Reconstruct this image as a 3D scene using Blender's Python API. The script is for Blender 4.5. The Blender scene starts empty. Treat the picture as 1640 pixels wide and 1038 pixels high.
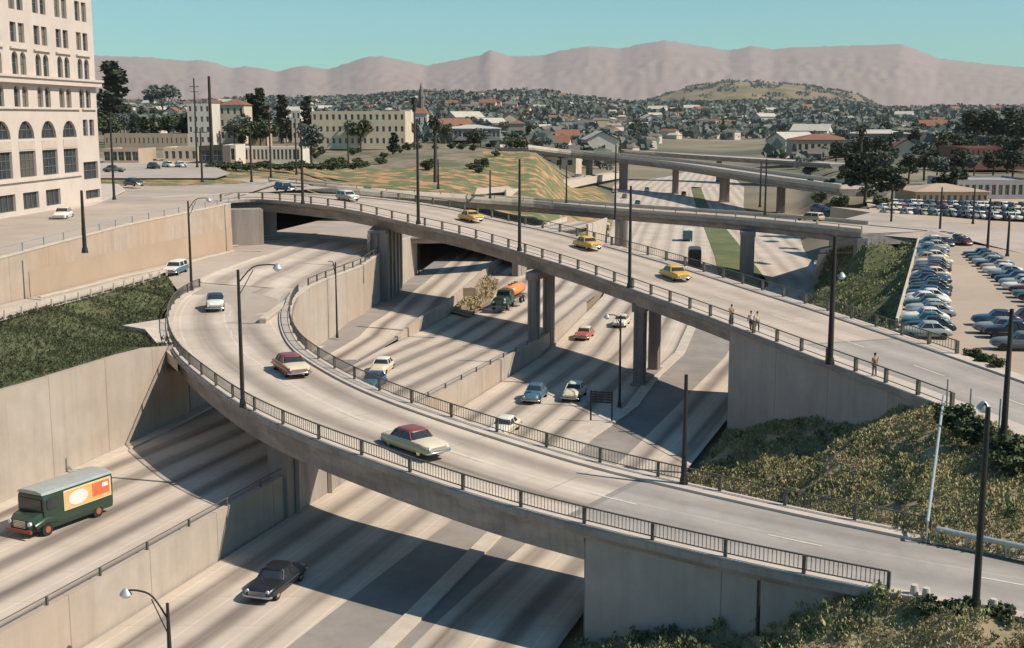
import bpy, math, random
from mathutils import Vector, Matrix, noise
from mathutils.geometry import delaunay_2d_cdt
from mathutils.bvhtree import BVHTree
R = math.radians
scene = bpy.context.scene
col = scene.collection
rnd = random.Random(7)

# ---------------------------------------------------------------- camera, sky, sun
FP, HORIZ, HC = 2000.0, 188.0, 28.5          # focal length (photo px), horizon row, camera height over freeway
PITCH = math.atan((519 - HORIZ) / FP)
cam_d = bpy.data.cameras.new("camera"); cam = bpy.data.objects.new("camera", cam_d); col.objects.link(cam)
cam.location = (0, 0, HC); cam.rotation_euler = (R(90) - PITCH, 0, 0)
cam_d.sensor_width = 36; cam_d.lens = 36 * FP / 1640; cam_d.clip_start = 0.5; cam_d.clip_end = 60000
scene.camera = cam

SUN_EL, SUN_AZ = 45.0, 105.0                  # azimuth clockwise from +Y (direction the sun stands in)
w = bpy.data.worlds.new("World"); scene.world = w; w.use_nodes = True
nt = w.node_tree; bg = nt.nodes["Background"]
sky = nt.nodes.new("ShaderNodeTexSky"); sky.sky_type = 'NISHITA'; sky.sun_disc = False
sky.sun_elevation = R(SUN_EL); sky.sun_rotation = R(SUN_AZ); sky.air_density = 1.2; sky.dust_density = 0.2; sky.ozone_density = 1.0
mx = nt.nodes.new("ShaderNodeMix"); mx.data_type = 'RGBA'; mx.blend_type = 'MULTIPLY'; mx.inputs[0].default_value = 1.0
mx.inputs[7].default_value = (0.62, 1.26, 1.50, 1)
HAZE = 2.4e-5
nt.links.new(sky.outputs[0], mx.inputs[6]); nt.links.new(mx.outputs[2], bg.inputs[0]); bg.inputs[1].default_value = 0.06
sd = bpy.data.lights.new("sun", 'SUN'); sd.energy = 4.7; sd.angle = R(0.5); sd.color = (1.0, 0.90, 0.78)
sun = bpy.data.objects.new("sun", sd); col.objects.link(sun)
az, el = R(SUN_AZ), R(SUN_EL)
sdir = Vector((math.sin(az) * math.cos(el), math.cos(az) * math.cos(el), math.sin(el)))
sun.rotation_euler = sdir.to_track_quat('Z', 'Y').to_euler(); sun.location = (0, 0, 200)
vs = scene.view_settings; vs.view_transform = 'Standard'; vs.look = 'None'; vs.exposure = 0.32; vs.gamma = 1.0

# ---------------------------------------------------------------- survey helpers
cs, sn = math.cos(PITCH), math.sin(PITCH)
def ray(px, py):
    a, b = (px - 820) / FP, (519 - py) / FP
    return Vector((a, cs + b * sn, -sn + b * cs))
def U(px, py, z=0.0):
    """point of the place at height z (number or function of distance) seen at a survey direction"""
    d = ray(px, py)
    if callable(z):
        zz = z(150)
        for _ in range(30):
            t = (zz - HC) / d.z; zz = 0.5 * zz + 0.5 * z(t * d.y)
        z = zz
    t = (z - HC) / d.z
    return Vector((d.x * t, d.y * t, z))
def lerp(a, b, t): return a + (b - a) * t
def knots(K):
    def f(x):
        if x <= K[0][0]: return K[0][1]
        for (x0, y0), (x1, y1) in zip(K, K[1:]):
            if x <= x1: return lerp(y0, y1, (x - x0) / (x1 - x0))
        return K[-1][1]
    return f
def catmull(P, n=6):
    out = []
    for i in range(len(P) - 1):
        p0, p1, p2, p3 = P[max(i-1, 0)], P[i], P[i+1], P[min(i+2, len(P)-1)]
        for k in range(n):
            t = k / n
            out.append(0.5 * ((2*p1) + (p2-p0)*t + (2*p0-5*p1+4*p2-p3)*t*t + (3*p1-p0-3*p2+p3)*t*t*t))
    out.append(P[-1].copy()); return out
def resample(P, step):
    cum = [0.0]
    for a, b in zip(P, P[1:]): cum.append(cum[-1] + (b - a).length)
    n = max(1, int(round(cum[-1] / step))); out = []; j = 0
    for k in range(n + 1):
        t = cum[-1] * k / n
        while j < len(P) - 2 and cum[j+1] < t: j += 1
        L = cum[j+1] - cum[j]; out.append(P[j].lerp(P[j+1], 0 if L == 0 else min(1, (t - cum[j]) / L)))
    return out
def smooth(V, k=3, it=4):
    for _ in range(it):
        V = [V[0]] + [(V[i-1] + 2*V[i] + V[i+1]) / 4 for i in range(1, len(V)-1)] + [V[-1]]
    return V
def nrm2(P, i):
    a, b = P[max(i-1, 0)], P[min(i+1, len(P)-1)]
    d = Vector((b.x-a.x, b.y-a.y, 0)).normalized()
    return d, Vector((d.y, -d.x, 0))          # tangent, right-hand normal
def offset(P, d): return [P[i] + nrm2(P, i)[1] * d for i in range(len(P))]

# ---------------------------------------------------------------- materials
MATS = {}
def mat(name, c1, c2=None, scale=1.0, rough=0.85, metal=0.0, detail=6, c3=None, s3=0.1, bump=0.0, spec=0.3, contrast=(.35, .65), amt=0.6, stretch=None):
    if name in MATS: return MATS[name]
    m = bpy.data.materials.new(name); m.use_nodes = True; n = m.node_tree.nodes; l = m.node_tree.links
    p = n["Principled BSDF"]; p.inputs["Roughness"].default_value = rough; p.inputs["Metallic"].default_value = metal
    p.inputs["Specular IOR Level"].default_value = spec
    if c2 is None: c2 = tuple(x * .8 for x in c1)
    tc = n.new("ShaderNodeTexCoord"); src = tc.outputs["Object"]
    if stretch:
        mp = n.new("ShaderNodeMapping"); mp.inputs["Scale"].default_value = stretch; l.new(src, mp.inputs[0]); src = mp.outputs[0]
    no = n.new("ShaderNodeTexNoise"); no.inputs["Scale"].default_value = scale; no.inputs["Detail"].default_value = detail; no.inputs["Roughness"].default_value = .62
    l.new(src, no.inputs["Vector"])
    mr = n.new("ShaderNodeMapRange"); mr.inputs[1].default_value = contrast[0]; mr.inputs[2].default_value = contrast[1]
    l.new(no.outputs[0], mr.inputs[0])
    mi = n.new("ShaderNodeMix"); mi.data_type = 'RGBA'; mi.inputs[6].default_value = (*c1, 1); mi.inputs[7].default_value = (*c2, 1)
    l.new(mr.outputs[0], mi.inputs[0]); out = mi.outputs[2]
    if c3:
        n2 = n.new("ShaderNodeTexNoise"); n2.inputs["Scale"].default_value = s3; n2.inputs["Detail"].default_value = 5
        l.new(src, n2.inputs["Vector"])
        r2 = n.new("ShaderNodeMapRange"); r2.inputs[1].default_value = .48; r2.inputs[2].default_value = .6; r2.inputs[4].default_value = amt
        l.new(n2.outputs[0], r2.inputs[0])
        m2 = n.new("ShaderNodeMix"); m2.data_type = 'RGBA'; m2.inputs[7].default_value = (*c3, 1)
        l.new(out, m2.inputs[6]); l.new(r2.outputs[0], m2.inputs[0]); out = m2.outputs[2]
    l.new(out, p.inputs["Base Color"])
    if bump:
        b = n.new("ShaderNodeBump"); b.inputs["Strength"].default_value = .6; b.inputs["Distance"].default_value = bump
        l.new(no.outputs[0], b.inputs["Height"]); l.new(b.outputs[0], p.inputs["Normal"])
    MATS[name] = m; return m

def road_mat(name, base, dark, lane=3.7, off=0.0, streak=0.75, joint=4.6, joint_c=None, vscale=.02):
    """worn concrete: oil streak down each lane centre, longitudinal joints, cross joints; UV = metres (across, along)"""
    m = bpy.data.materials.new(name); m.use_nodes = True; n = m.node_tree.nodes; l = m.node_tree.links
    p = n["Principled BSDF"]; p.inputs["Roughness"].default_value = .8; p.inputs["Specular IOR Level"].default_value = .25
    def M(op, a, b=None, c=None):
        q = n.new("ShaderNodeMath"); q.operation = op
        for i, v in enumerate((a, b, c)):
            if v is None: continue
            if isinstance(v, (int, float)): q.inputs[i].default_value = v
            else: l.new(v, q.inputs[i])
        return q.outputs[0]
    uv = n.new("ShaderNodeUVMap"); uv.uv_map = "UVMap"
    sx = n.new("ShaderNodeSeparateXYZ"); l.new(uv.outputs[0], sx.inputs[0]); u, v = sx.outputs[0], sx.outputs[1]
    mp = n.new("ShaderNodeMapping"); mp.inputs["Scale"].default_value = (1, vscale, 1); l.new(uv.outputs[0], mp.inputs[0])
    ns = n.new("ShaderNodeTexNoise"); ns.inputs["Scale"].default_value = .9; ns.inputs["Detail"].default_value = 5; l.new(mp.outputs[0], ns.inputs["Vector"])
    uw = M('ADD', u, M('MULTIPLY', M('SUBTRACT', ns.outputs[0], .5), .5))
    fr = M('FRACT', M('DIVIDE', M('SUBTRACT', uw, off), lane))
    d = M('ABSOLUTE', M('SUBTRACT', fr, .5))                       # 0 at lane centre
    st = n.new("ShaderNodeMapRange"); st.interpolation_type = 'SMOOTHSTEP'
    st.inputs[1].default_value = .36; st.inputs[2].default_value = .03; st.inputs[3].default_value = 0; st.inputs[4].default_value = streak
    l.new(d, st.inputs[0])
    sm = M('MULTIPLY', st.outputs[0], M('SUBTRACT', M('MULTIPLY', ns.outputs[0], 2.2), .12))
    mi = n.new("ShaderNodeMix"); mi.data_type = 'RGBA'; mi.inputs[6].default_value = (*base, 1); mi.inputs[7].default_value = (*dark, 1)
    mi.clamp_factor = True; l.new(sm, mi.inputs[0])
    # joints
    fj = M('FRACT', M('DIVIDE', M('SUBTRACT', u, off), lane)); dj = M('MINIMUM', fj, M('SUBTRACT', 1.0, fj))
    j1 = M('LESS_THAN', dj, .022)
    fv = M('FRACT', M('DIVIDE', v, joint)); j2 = M('LESS_THAN', fv, .012)
    jj = M('MULTIPLY', j1, .55)
    m2 = n.new("ShaderNodeMix"); m2.data_type = 'RGBA'; jc = joint_c or tuple(x * 1.25 for x in base); m2.inputs[7].default_value = (*jc, 1)
    l.new(mi.outputs[2], m2.inputs[6]); l.new(jj, m2.inputs[0])
    m3 = n.new("ShaderNodeMix"); m3.data_type = 'RGBA'; m3.inputs[7].default_value = (*tuple(x * .5 for x in base), 1)
    l.new(m2.outputs[2], m3.inputs[6]); l.new(M('MULTIPLY', j2, .5), m3.inputs[0])
    tc = n.new("ShaderNodeTexCoord"); n3 = n.new("ShaderNodeTexNoise"); n3.inputs["Scale"].default_value = .12; n3.inputs["Detail"].default_value = 9; n3.inputs["Roughness"].default_value = .7
    l.new(tc.outputs["Object"], n3.inputs["Vector"])
    r3 = n.new("ShaderNodeMapRange"); r3.inputs[1].default_value = .3; r3.inputs[2].default_value = .7; r3.inputs[3].default_value = .80; r3.inputs[4].default_value = 1.12
    l.new(n3.outputs[0], r3.inputs[0])
    m4 = n.new("ShaderNodeMix"); m4.data_type = 'RGBA'; m4.blend_type = 'MULTIPLY'; m4.inputs[0].default_value = 1
    l.new(m3.outputs[2], m4.inputs[6]); l.new(r3.outputs[0], m4.inputs[7]); l.new(m4.outputs[2], p.inputs["Base Color"])
    MATS[name] = m; return m

def wall_mat(name, base, stain, panel=6.0, rough=.85):
    """poured concrete with vertical form joints (UV metres along, height) and rusty rise-damp band stains"""
    m = mat(name, base, tuple(x*.86 for x in base), scale=.5, c3=stain, s3=.06, rough=rough, amt=.45)
    n = m.node_tree.nodes; l = m.node_tree.links; p = n["Principled BSDF"]; src = p.inputs["Base Color"].links[0].from_socket
    uv = n.new("ShaderNodeUVMap"); uv.uv_map = "UVMap"; sx = n.new("ShaderNodeSeparateXYZ"); l.new(uv.outputs[0], sx.inputs[0])
    q = n.new("ShaderNodeMath"); q.operation = 'DIVIDE'; l.new(sx.outputs[0], q.inputs[0]); q.inputs[1].default_value = panel
    f = n.new("ShaderNodeMath"); f.operation = 'FRACT'; l.new(q.outputs[0], f.inputs[0])
    t = n.new("ShaderNodeMath"); t.operation = 'LESS_THAN'; l.new(f.outputs[0], t.inputs[0]); t.inputs[1].default_value = .07 / panel * 1.2
    k = n.new("ShaderNodeMath"); k.operation = 'MULTIPLY'; l.new(t.outputs[0], k.inputs[0]); k.inputs[1].default_value = .6
    mi = n.new("ShaderNodeMix"); mi.data_type = 'RGBA'; mi.inputs[7].default_value = (*tuple(x*.35 for x in base), 1)
    l.new(src, mi.inputs[6]); l.new(k.outputs[0], mi.inputs[0]); l.new(mi.outputs[2], p.inputs["Base Color"])
    return m

def stains(m, amt=.45, sc=1.2, tone=.45):
    n = m.node_tree.nodes; l = m.node_tree.links; p = n["Principled BSDF"]; src = p.inputs["Base Color"].links[0].from_socket
    g = n.new("ShaderNodeNewGeometry"); sp = n.new("ShaderNodeSeparateXYZ"); l.new(g.outputs["Position"], sp.inputs[0])
    cb = n.new("ShaderNodeCombineXYZ"); ad = n.new("ShaderNodeMath"); ad.operation = 'SUBTRACT'; l.new(sp.outputs[0], ad.inputs[0]); l.new(sp.outputs[1], ad.inputs[1])
    ad2 = n.new("ShaderNodeMath"); ad2.operation = 'ADD'; l.new(sp.outputs[0], ad2.inputs[0]); l.new(sp.outputs[1], ad2.inputs[1])
    zz = n.new("ShaderNodeMath"); zz.operation = 'MULTIPLY'; zz.inputs[1].default_value = .09; l.new(sp.outputs[2], zz.inputs[0])
    l.new(ad.outputs[0], cb.inputs[0]); l.new(ad2.outputs[0], cb.inputs[1]); l.new(zz.outputs[0], cb.inputs[2])
    t = n.new("ShaderNodeTexNoise"); t.inputs["Scale"].default_value = sc; t.inputs["Detail"].default_value = 9; t.inputs["Roughness"].default_value = .7; l.new(cb.outputs[0], t.inputs["Vector"])
    r = n.new("ShaderNodeMapRange"); r.inputs[1].default_value = .47; r.inputs[2].default_value = .72; r.inputs[4].default_value = amt; l.new(t.outputs[0], r.inputs[0])
    mi = n.new("ShaderNodeMix"); mi.data_type = 'RGBA'; mi.blend_type = 'MULTIPLY'; mi.inputs[7].default_value = (tone, tone*.93, tone*.85, 1); l.new(src, mi.inputs[6]); l.new(r.outputs[0], mi.inputs[0]); l.new(mi.outputs[2], p.inputs["Base Color"])
CONC = (.47, .375, .29); CD = (.15, .115, .09)
M_free = road_mat("freeway_concrete", (.53, .44, .345), (.14, .11, .09), lane=3.4, joint=4.6, streak=.72)
M_freeF = road_mat("far_freeway_concrete", (.53, .44, .345), (.22, .175, .14), lane=3.4, joint=9, streak=.4)
M_ramp = road_mat("ramp_concrete", (.54, .45, .355), (.19, .15, .12), lane=4.2, off=.6, streak=.62, joint=9)
M_bridge = road_mat("bridge_deck_concrete", (.48, .39, .305), (.33, .265, .21), lane=3.4, streak=.45, joint=12)
M_asph = mat("worn_asphalt", (.25, .22, .19), (.31, .27, .23), scale=.25, detail=10, c3=(.17, .155, .14), s3=.05)
M_street = mat("street_asphalt", (.42, .345, .275), (.34, .28, .225), scale=.15, detail=9, c3=(.47, .38, .30), s3=.04)
M_verge = mat("mown_verge_grass", (.10, .125, .045), (.17, .16, .07), scale=.3, detail=11, c3=(.075, .10, .035), s3=.1)
M_ramp2 = road_mat("ramp_asphalt", (.36, .32, .275), (.24, .21, .18), lane=4.2, off=.6, streak=.6, joint=40)
M_bridge2 = road_mat("bridge_asphalt", (.38, .33, .28), (.28, .245, .21), lane=3.4, streak=.5, joint=40)
M_line = mat("lane_paint", (.68, .62, .5), (.5, .45, .37), scale=2)
M_tand = mat("tan_dirt", (.28, .21, .14), (.17, .14, .085), scale=.25, detail=12, c3=(.09, .10, .045), s3=.08, amt=.8)
M_walk = mat("sidewalk", (.55, .46, .37), (.46, .385, .31), scale=.6)
M_conc = mat("bridge_concrete", (.40, .345, .30), (.33, .285, .25), scale=.5, detail=9, c3=(.25, .215, .19), s3=.15, bump=.01)
M_fascia = mat("fascia_concrete", (.36, .32, .285), (.27, .24, .215), scale=.35, detail=10, c3=(.2, .175, .155), s3=.25, stretch=(1, 1, 3))
M_pier = mat("pier_concrete", (.33, .28, .24), (.26, .22, .19), scale=.8, detail=9, c3=(.2, .17, .15), s3=.4, stretch=(1, 1, .15))
M_curb = mat("kerb_concrete", (.56, .48, .38), (.46, .39, .31), scale=.8)
M_wallA = wall_mat("retaining_wall_concrete", (.44, .37, .30), (.40, .29, .21), 7.5)
M_wallB = wall_mat("tinted_wall_concrete", (.45, .35, .265), (.44, .29, .18), 9)
M_wing = wall_mat("wing_wall_concrete", (.38, .345, .31), (.31, .28, .25), 8)
M_iron = mat("painted_iron", (.13, .12, .095), (.08, .075, .06), scale=3, rough=.55)
M_pole = mat("lamp_post_paint", (.035, .033, .03), (.02, .02, .018), scale=2, rough=.5)
M_wood = mat("creosoted_wood", (.05, .04, .032), (.03, .024, .02), scale=3, stretch=(1, 1, .1))
M_steel = mat("galvanised_steel", (.45, .47, .45), (.33, .35, .34), scale=4, rough=.45, metal=.3)
M_grass = mat("dry_grass", (.075, .07, .03), (.20, .15, .075), scale=.35, detail=10, c3=(.05, .06, .026), s3=.12, amt=.8)
M_slope = mat("planted_slope_soil", (.20, .165, .085), (.38, .28, .17), scale=.45, detail=11, c3=(.13, .135, .055), s3=.1, amt=.6)
M_darkslope = mat("ivy_slope", (.07, .085, .033), (.12, .12, .055), scale=.9, detail=12, c3=(.085, .075, .035), s3=.2, amt=.5)
M_dirt = mat("bare_dirt", (.34, .25, .17), (.26, .2, .13), scale=.3, detail=9)
M_lot = mat("parking_lot_dirt", (.47, .36, .26), (.41, .315, .225), scale=.08, detail=8, c3=(.36, .28, .21), s3=.03, amt=.4)
M_terr = mat("valley_ground", (.14, .13, .075), (.30, .235, .155), scale=.012, detail=12, c3=(.06, .07, .04), s3=.006, amt=.75)
M_hillg = mat("hillside_grass", (.095, .125, .045), (.16, .155, .07), scale=.5, detail=12, c3=(.50, .25, .12), s3=.26, amt=.85, contrast=(.4, .6))
M_brown = mat("brown_hill_ground", (.26, .19, .11), (.12, .11, .06), scale=.01, detail=12)
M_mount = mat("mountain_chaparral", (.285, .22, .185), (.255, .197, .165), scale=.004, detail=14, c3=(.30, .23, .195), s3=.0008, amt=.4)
M_leafD = mat("dark_leaves", (.032, .04, .02), (.062, .072, .034), scale=.7, rough=.7)
M_leafM = mat("mid_leaves", (.05, .065, .026), (.09, .105, .042), scale=.7, rough=.7)
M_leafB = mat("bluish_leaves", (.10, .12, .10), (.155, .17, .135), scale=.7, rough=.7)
M_leafY = mat("dry_leaves", (.17, .15, .06), (.26, .2, .1), scale=.7, rough=.8)
M_bark = mat("bark", (.09, .07, .05), (.05, .04, .03), scale=3)
M_glass = mat("dark_window_glass", (.02, .025, .03), (.04, .045, .05), scale=.7, rough=.12, spec=.6)
def painted_reflections(m):  # mixes some panes paler at random, reflections put into their colour
    n = m.node_tree.nodes; l = m.node_tree.links; p = n["Principled BSDF"]; src = p.inputs["Base Color"].links[0].from_socket
    oi = n.new("ShaderNodeObjectInfo"); r = n.new("ShaderNodeMapRange"); r.inputs[1].default_value = .66; r.inputs[2].default_value = .74; l.new(oi.outputs["Random"], r.inputs[0])
    k = n.new("ShaderNodeMath"); k.operation = 'MULTIPLY'; k.inputs[1].default_value = .6; l.new(r.outputs[0], k.inputs[0])
    mi = n.new("ShaderNodeMix"); mi.data_type = 'RGBA'; mi.inputs[7].default_value = (.24, .2, .15, 1); l.new(src, mi.inputs[6]); l.new(k.outputs[0], mi.inputs[0]); l.new(mi.outputs[2], p.inputs["Base Color"])
M_pane = mat("window_pane_glass", (.025, .03, .035), (.05, .055, .06), scale=.5, rough=.2, spec=.5); painted_reflections(M_pane)
M_chrome = mat("chrome", (.6, .6, .58), (.5, .5, .48), scale=2, rough=.2, metal=.9)
M_tyre = mat("tyre_rubber", (.02, .02, .02), (.03, .03, .03), scale=5)
M_lampg = mat("lamp_glass", (.7, .72, .7), (.6, .62, .6), scale=3, rough=.2)

for m_ in (M_wallA, M_wallB, M_wing, M_pier, M_conc): stains(m_, .3, .7, .55)
stains(M_fascia, .5, 1.6)
stains(M_asph, .35, .5, .6); stains(M_street, .3, .25, .7); stains(M_ramp, .25, .35, .6); stains(M_bridge, .3, .35, .6); stains(M_ramp2, .35, .4, .6); stains(M_bridge2, .35, .4, .6); stains(M_lot, .25, .3, .7)
# ---------------------------------------------------------------- mesh builder
class MB:
    def __init__(s): s.v = []; s.f = []; s.m = []; s.uv = []; s.sm = []
    def add(s, vs, fs, mi=0, uvs=None, smooth=False):
        b = len(s.v); s.v += [tuple(x) for x in vs]
        for k, f in enumerate(fs):
            s.f.append([b + i for i in f]); s.m.append(mi); s.sm.append(smooth)
            s.uv.append(uvs[k] if uvs else [(0, 0)] * len(f))
    def box(s, c, d, M=None, mi=0):
        x, y, z = d[0]/2, d[1]/2, d[2]/2; c = Vector(c)
        P = [Vector((a*x, b*y, e*z)) for a in (-1, 1) for b in (-1, 1) for e in (-1, 1)]
        P = [(M @ p if M else p) + c for p in P]
        s.add(P, [(0,1,3,2), (4,6,7,5), (0,4,5,1), (2,3,7,6), (0,2,6,4), (1,5,7,3)], mi)
    def prism(s, P, dz, mi=0):
        n = len(P); P = [Vector(p) for p in P]; Q = [p + Vector((0, 0, dz)) for p in P]
        s.add(P + Q, [tuple(range(n))[::-1], tuple(range(n, 2*n))] + [(i, (i+1) % n, n+(i+1) % n, n+i) for i in range(n)], mi)
    def tube(s, P, r, n=8, mi=0, r2=None, cap=True, smooth=True):
        P = [Vector(p) for p in P]; r2 = r if r2 is None else r2; V = []
        for i, p in enumerate(P):
            d = (P[min(i+1, len(P)-1)] - P[max(i-1, 0)]).normalized()
            a = d.orthogonal() if abs(d.z) > .9 else Vector((0, 0, 1)).cross(d)
            if abs(d.z) > .9: a = Vector((1, 0, 0)) - d * d.x
            a.normalize(); b = d.cross(a); rr = lerp(r, r2, i / max(1, len(P)-1))
            V += [p + (a * math.cos(2*math.pi*k/n) + b * math.sin(2*math.pi*k/n)) * rr for k in range(n)]
        F = [(i*n+k, i*n+(k+1) % n, (i+1)*n+(k+1) % n, (i+1)*n+k) for i in range(len(P)-1) for k in range(n)]
        s.add(V, F, mi, smooth=smooth)
        if cap: s.add(V[:n], [tuple(range(n))[::-1]], mi); s.add(V[-n:], [tuple(range(n))], mi)
    def loft(s, rings, mi=0, closed=True, caps=True, smooth=False):
        n = len(rings[0]); V = [p for r in rings for p in r]; m = n if closed else n-1
        s.add(V, [(i*n+k, i*n+(k+1) % n, (i+1)*n+(k+1) % n, (i+1)*n+k) for i in range(len(rings)-1) for k in range(m)], mi, smooth=smooth)
        if caps: s.add(rings[0], [tuple(range(n))[::-1]], mi); s.add(rings[-1], [tuple(range(n))], mi)
    def strip(s, A, B, mi=0, u0=None, thick=0, uscale=None):
        """surface between polylines A (left) and B (right); UV in metres"""
        run = 0
        for i in range(len(A)-1):
            L = ((A[i+1]-A[i]).length + (B[i+1]-B[i]).length) / 2
            w0, w1 = (B[i]-A[i]).length, (B[i+1]-A[i+1]).length
            ua0 = u0[0][i] if u0 else 0; ua1 = u0[0][i+1] if u0 else 0
            ub0 = u0[1][i] if u0 else w0; ub1 = u0[1][i+1] if u0 else w1
            s.add([A[i], B[i], B[i+1], A[i+1]], [(0, 1, 2, 3)], mi, [[(ua0, run), (ub0, run), (ub1, run+L), (ua1, run+L)]])
            run += L
    def build(s, name, mats, parent=None, loc=None):
        me = bpy.data.meshes.new(name); 
        v = s.v
        if loc is not None: v = [(a-loc[0], b-loc[1], c-loc[2]) for a, b, c in v]
        me.from_pydata(v, [], s.f); mats = mats if isinstance(mats, (list, tuple)) else [mats]
        for q in mats: me.materials.append(q)
        me.polygons.foreach_set("material_index", s.m); me.polygons.foreach_set("use_smooth", s.sm)
        ul = me.uv_layers.new(name="UVMap"); flat = [c for f in s.uv for p in f for c in p]; ul.data.foreach_set("uv", flat)
        me.validate(); me.update()
        o = bpy.data.objects.new(name, me); col.objects.link(o)
        if loc is not None: o.location = loc
        if parent: o.parent = parent
        return o
def empty(name, loc=(0, 0, 0), rz=0, parent=None):
    o = bpy.data.objects.new(name, None); col.objects.link(o); o.location = loc; o.rotation_euler = (0, 0, rz); o.empty_display_size = .5
    if parent: o.parent = parent
    return o
def tag(o, label, cat, group=None):
    o["label"] = label; o["category"] = cat
    if group: o["group"] = group
    return o
def struct(o): o["kind"] = "structure"; return o
def children(o): return [c for c in bpy.data.objects if c.parent == o]
KIDS = {}
def kidmap(root):
    KIDS[root.name] = [(c, children(c)) for c in children(root)]
def dup(root, loc, rz, label=None, group=None, sc=None):
    r = root.copy(); col.objects.link(r); r.location = loc; r.rotation_euler = (0, 0, rz)
    if sc: r.scale = (sc, sc, sc) if isinstance(sc, (int, float)) else sc
    if label: r["label"] = label
    if group: r["group"] = group
    for c, gs in KIDS.get(root.name, []):
        d = c.copy(); col.objects.link(d); d.parent = r
        for g in gs:
            e = g.copy(); col.objects.link(e); e.parent = d
    return r

def patch(name, outline, ctrl, m, step=3.0, jitter=0.0, skirt=0, zoff=0, seed=1):
    """ground sheet with an outline; height from inverse-distance weighting of control points"""
    C = list(ctrl) + list(outline)
    def H(x, y):
        sw = sz = 0
        for c in C:
            d2 = (c.x-x)**2 + (c.y-y)**2 + .05; q = 1 / d2**1.5; sw += q; sz += q * c.z
        return sz / sw
    poly = [Vector((p.x, p.y)) for p in outline]; ed = []
    dense = []
    for a, b in zip(outline, outline[1:] + outline[:1]):
        k = max(1, int((b-a).length / step)); dense += [a.lerp(b, i/k) for i in range(k)]
    n0 = len(dense); V = [Vector((p.x, p.y)) for p in dense]; Zs = [p.z for p in dense]
    def inside(x, y):
        c = False; j = len(poly)-1
        for i in range(len(poly)):
            a, b = poly[i], poly[j]
            if (a.y > y) != (b.y > y) and x < (b.x-a.x)*(y-a.y)/(b.y-a.y)+a.x: c = not c
            j = i
        return c
    xs = [p.x for p in poly]; ys = [p.y for p in poly]; x = min(xs); rr = random.Random(seed)
    while x < max(xs):
        y = min(ys)
        while y < max(ys):
            qx, qy = x + rr.uniform(-.3, .3)*step, y + rr.uniform(-.3, .3)*step
            if inside(qx, qy) and min((V[i]-Vector((qx, qy))).length_squared for i in range(n0)) > (step*.5)**2:
                V.append(Vector((qx, qy))); Zs.append(H(qx, qy) + rr.uniform(-1, 1)*jitter)
            y += step
        x += step
    vo, _, fo, ov, _, _ = delaunay_2d_cdt(V, [], [list(range(n0))], 1, 1e-4)
    vv = []
    for i, p in enumerate(vo):
        z = Zs[ov[i][0]] if ov[i] else H(p.x, p.y)
        vv.append((p.x, p.y, z + zoff))
    mb = MB(); mb.add(vv, fo, uvs=[[(vv[i][0], vv[i][1]) for i in f] for f in fo])
    if skirt:
        D = [p + Vector((0, 0, zoff)) for p in dense]; D.append(D[0])
        for a, b in zip(D, D[1:]):
            mb.add([a, b, Vector((b.x, b.y, skirt)), Vector((a.x, a.y, skirt))], [(0, 1, 2, 3)])
    o = mb.build(name, m); struct(o); tree_ = BVHTree.FromPolygons([Vector(v) for v in vv], [list(f) for f in fo])
    def H2(x, y):
        hit = tree_.ray_cast(Vector((x, y, 200)), Vector((0, 0, -1)))[0]
        return hit.z if hit else H(x, y) + zoff
    return o, H2, inside
def wall_mesh(mb, P, top, bot, thick=.4, side=1, mi=0, coping=0):
    """wall along polyline P; top/bot functions of index or numbers; thickness grows to the given side (right=1)"""
    Q = offset(P, thick*side); T = [p.copy() for p in P]; run = 0
    t = top if callable(top) else (lambda i: top); b = bot if callable(bot) else (lambda i: bot)
    for i in range(len(P)-1):
        L = (P[i+1]-P[i]).length; a, c = P[i], P[i+1]; qa, qc = Q[i], Q[i+1]
        f = lambda p, z: Vector((p.x, p.y, z))
        z0, z1, y0, y1 = t(i), t(i+1), b(i), b(i+1)
        mb.add([f(a, y0), f(c, y1), f(c, z1), f(a, z0)], [(0, 1, 2, 3)], mi, [[(run, y0), (run+L, y1), (run+L, z1), (run, z0)]])
        mb.add([f(qa, y0), f(qc, y1), f(qc, z1), f(qa, z0)], [(3, 2, 1, 0)], mi, [[(run, z0), (run+L, z1), (run+L, y1), (run, y0)]])
        mb.add([f(a, z0), f(c, z1), f(qc, z1), f(qa, z0)], [(0, 1, 2, 3)], mi, [[(run, 0), (run+L, 0), (run+L, .3), (run, .3)]])
        run += L
    for i in (0, len(P)-1):
        f = lambda p, z: Vector((p.x, p.y, z)); mb.add([f(P[i], b(i)), f(Q[i], b(i)), f(Q[i], t(i)), f(P[i], t(i))], [(0, 1, 2, 3)], mi, [[(1, 0), (1.4, 0), (1.4, 3), (1, 3)]])
# ================================================================ FREEWAY AND TERRAIN
Xw = knots([(20, -38.0), (50, -28.3), (67, -22.7), (81, -18.2), (94, -14), (138, .1), (150, 3.9), (200, 14.5), (278, 26), (509, 60), (800, 112), (1100, 180), (1500, 240)])
def fline(off, y0, y1, z=0.0, step=4.0):
    out = []; n = max(1, int((y1-y0)/step))
    for k in range(n+1):
        y = y0 + (y1-y0)*k/n; o = off(y) if callable(off) else off; zz = z(y) if callable(z) else z
        out.append(Vector((Xw(y)+o, y, zz)))
    return out
def ribbon(name, A, B, m, off=None, right=None):
    mb = MB(); u0 = None
    if off is not None: u0 = ([off]*len(A), [off + (b-a).length for a, b in zip(A, B)])
    if right is not None: u0 = ([right - (b-a).length for a, b in zip(A, B)], [right]*len(A))
    mb.strip(A, B, u0=u0); return struct(mb.build(name, m))

# base earth under everything
mb = MB(); mb.add([(-13400, -450, -.6), (13400, -450, -.6), (13400, 14900, -.6), (-13400, 14900, -.6)], [(0, 1, 2, 3)])
struct(mb.build("ground", M_terr))

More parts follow.
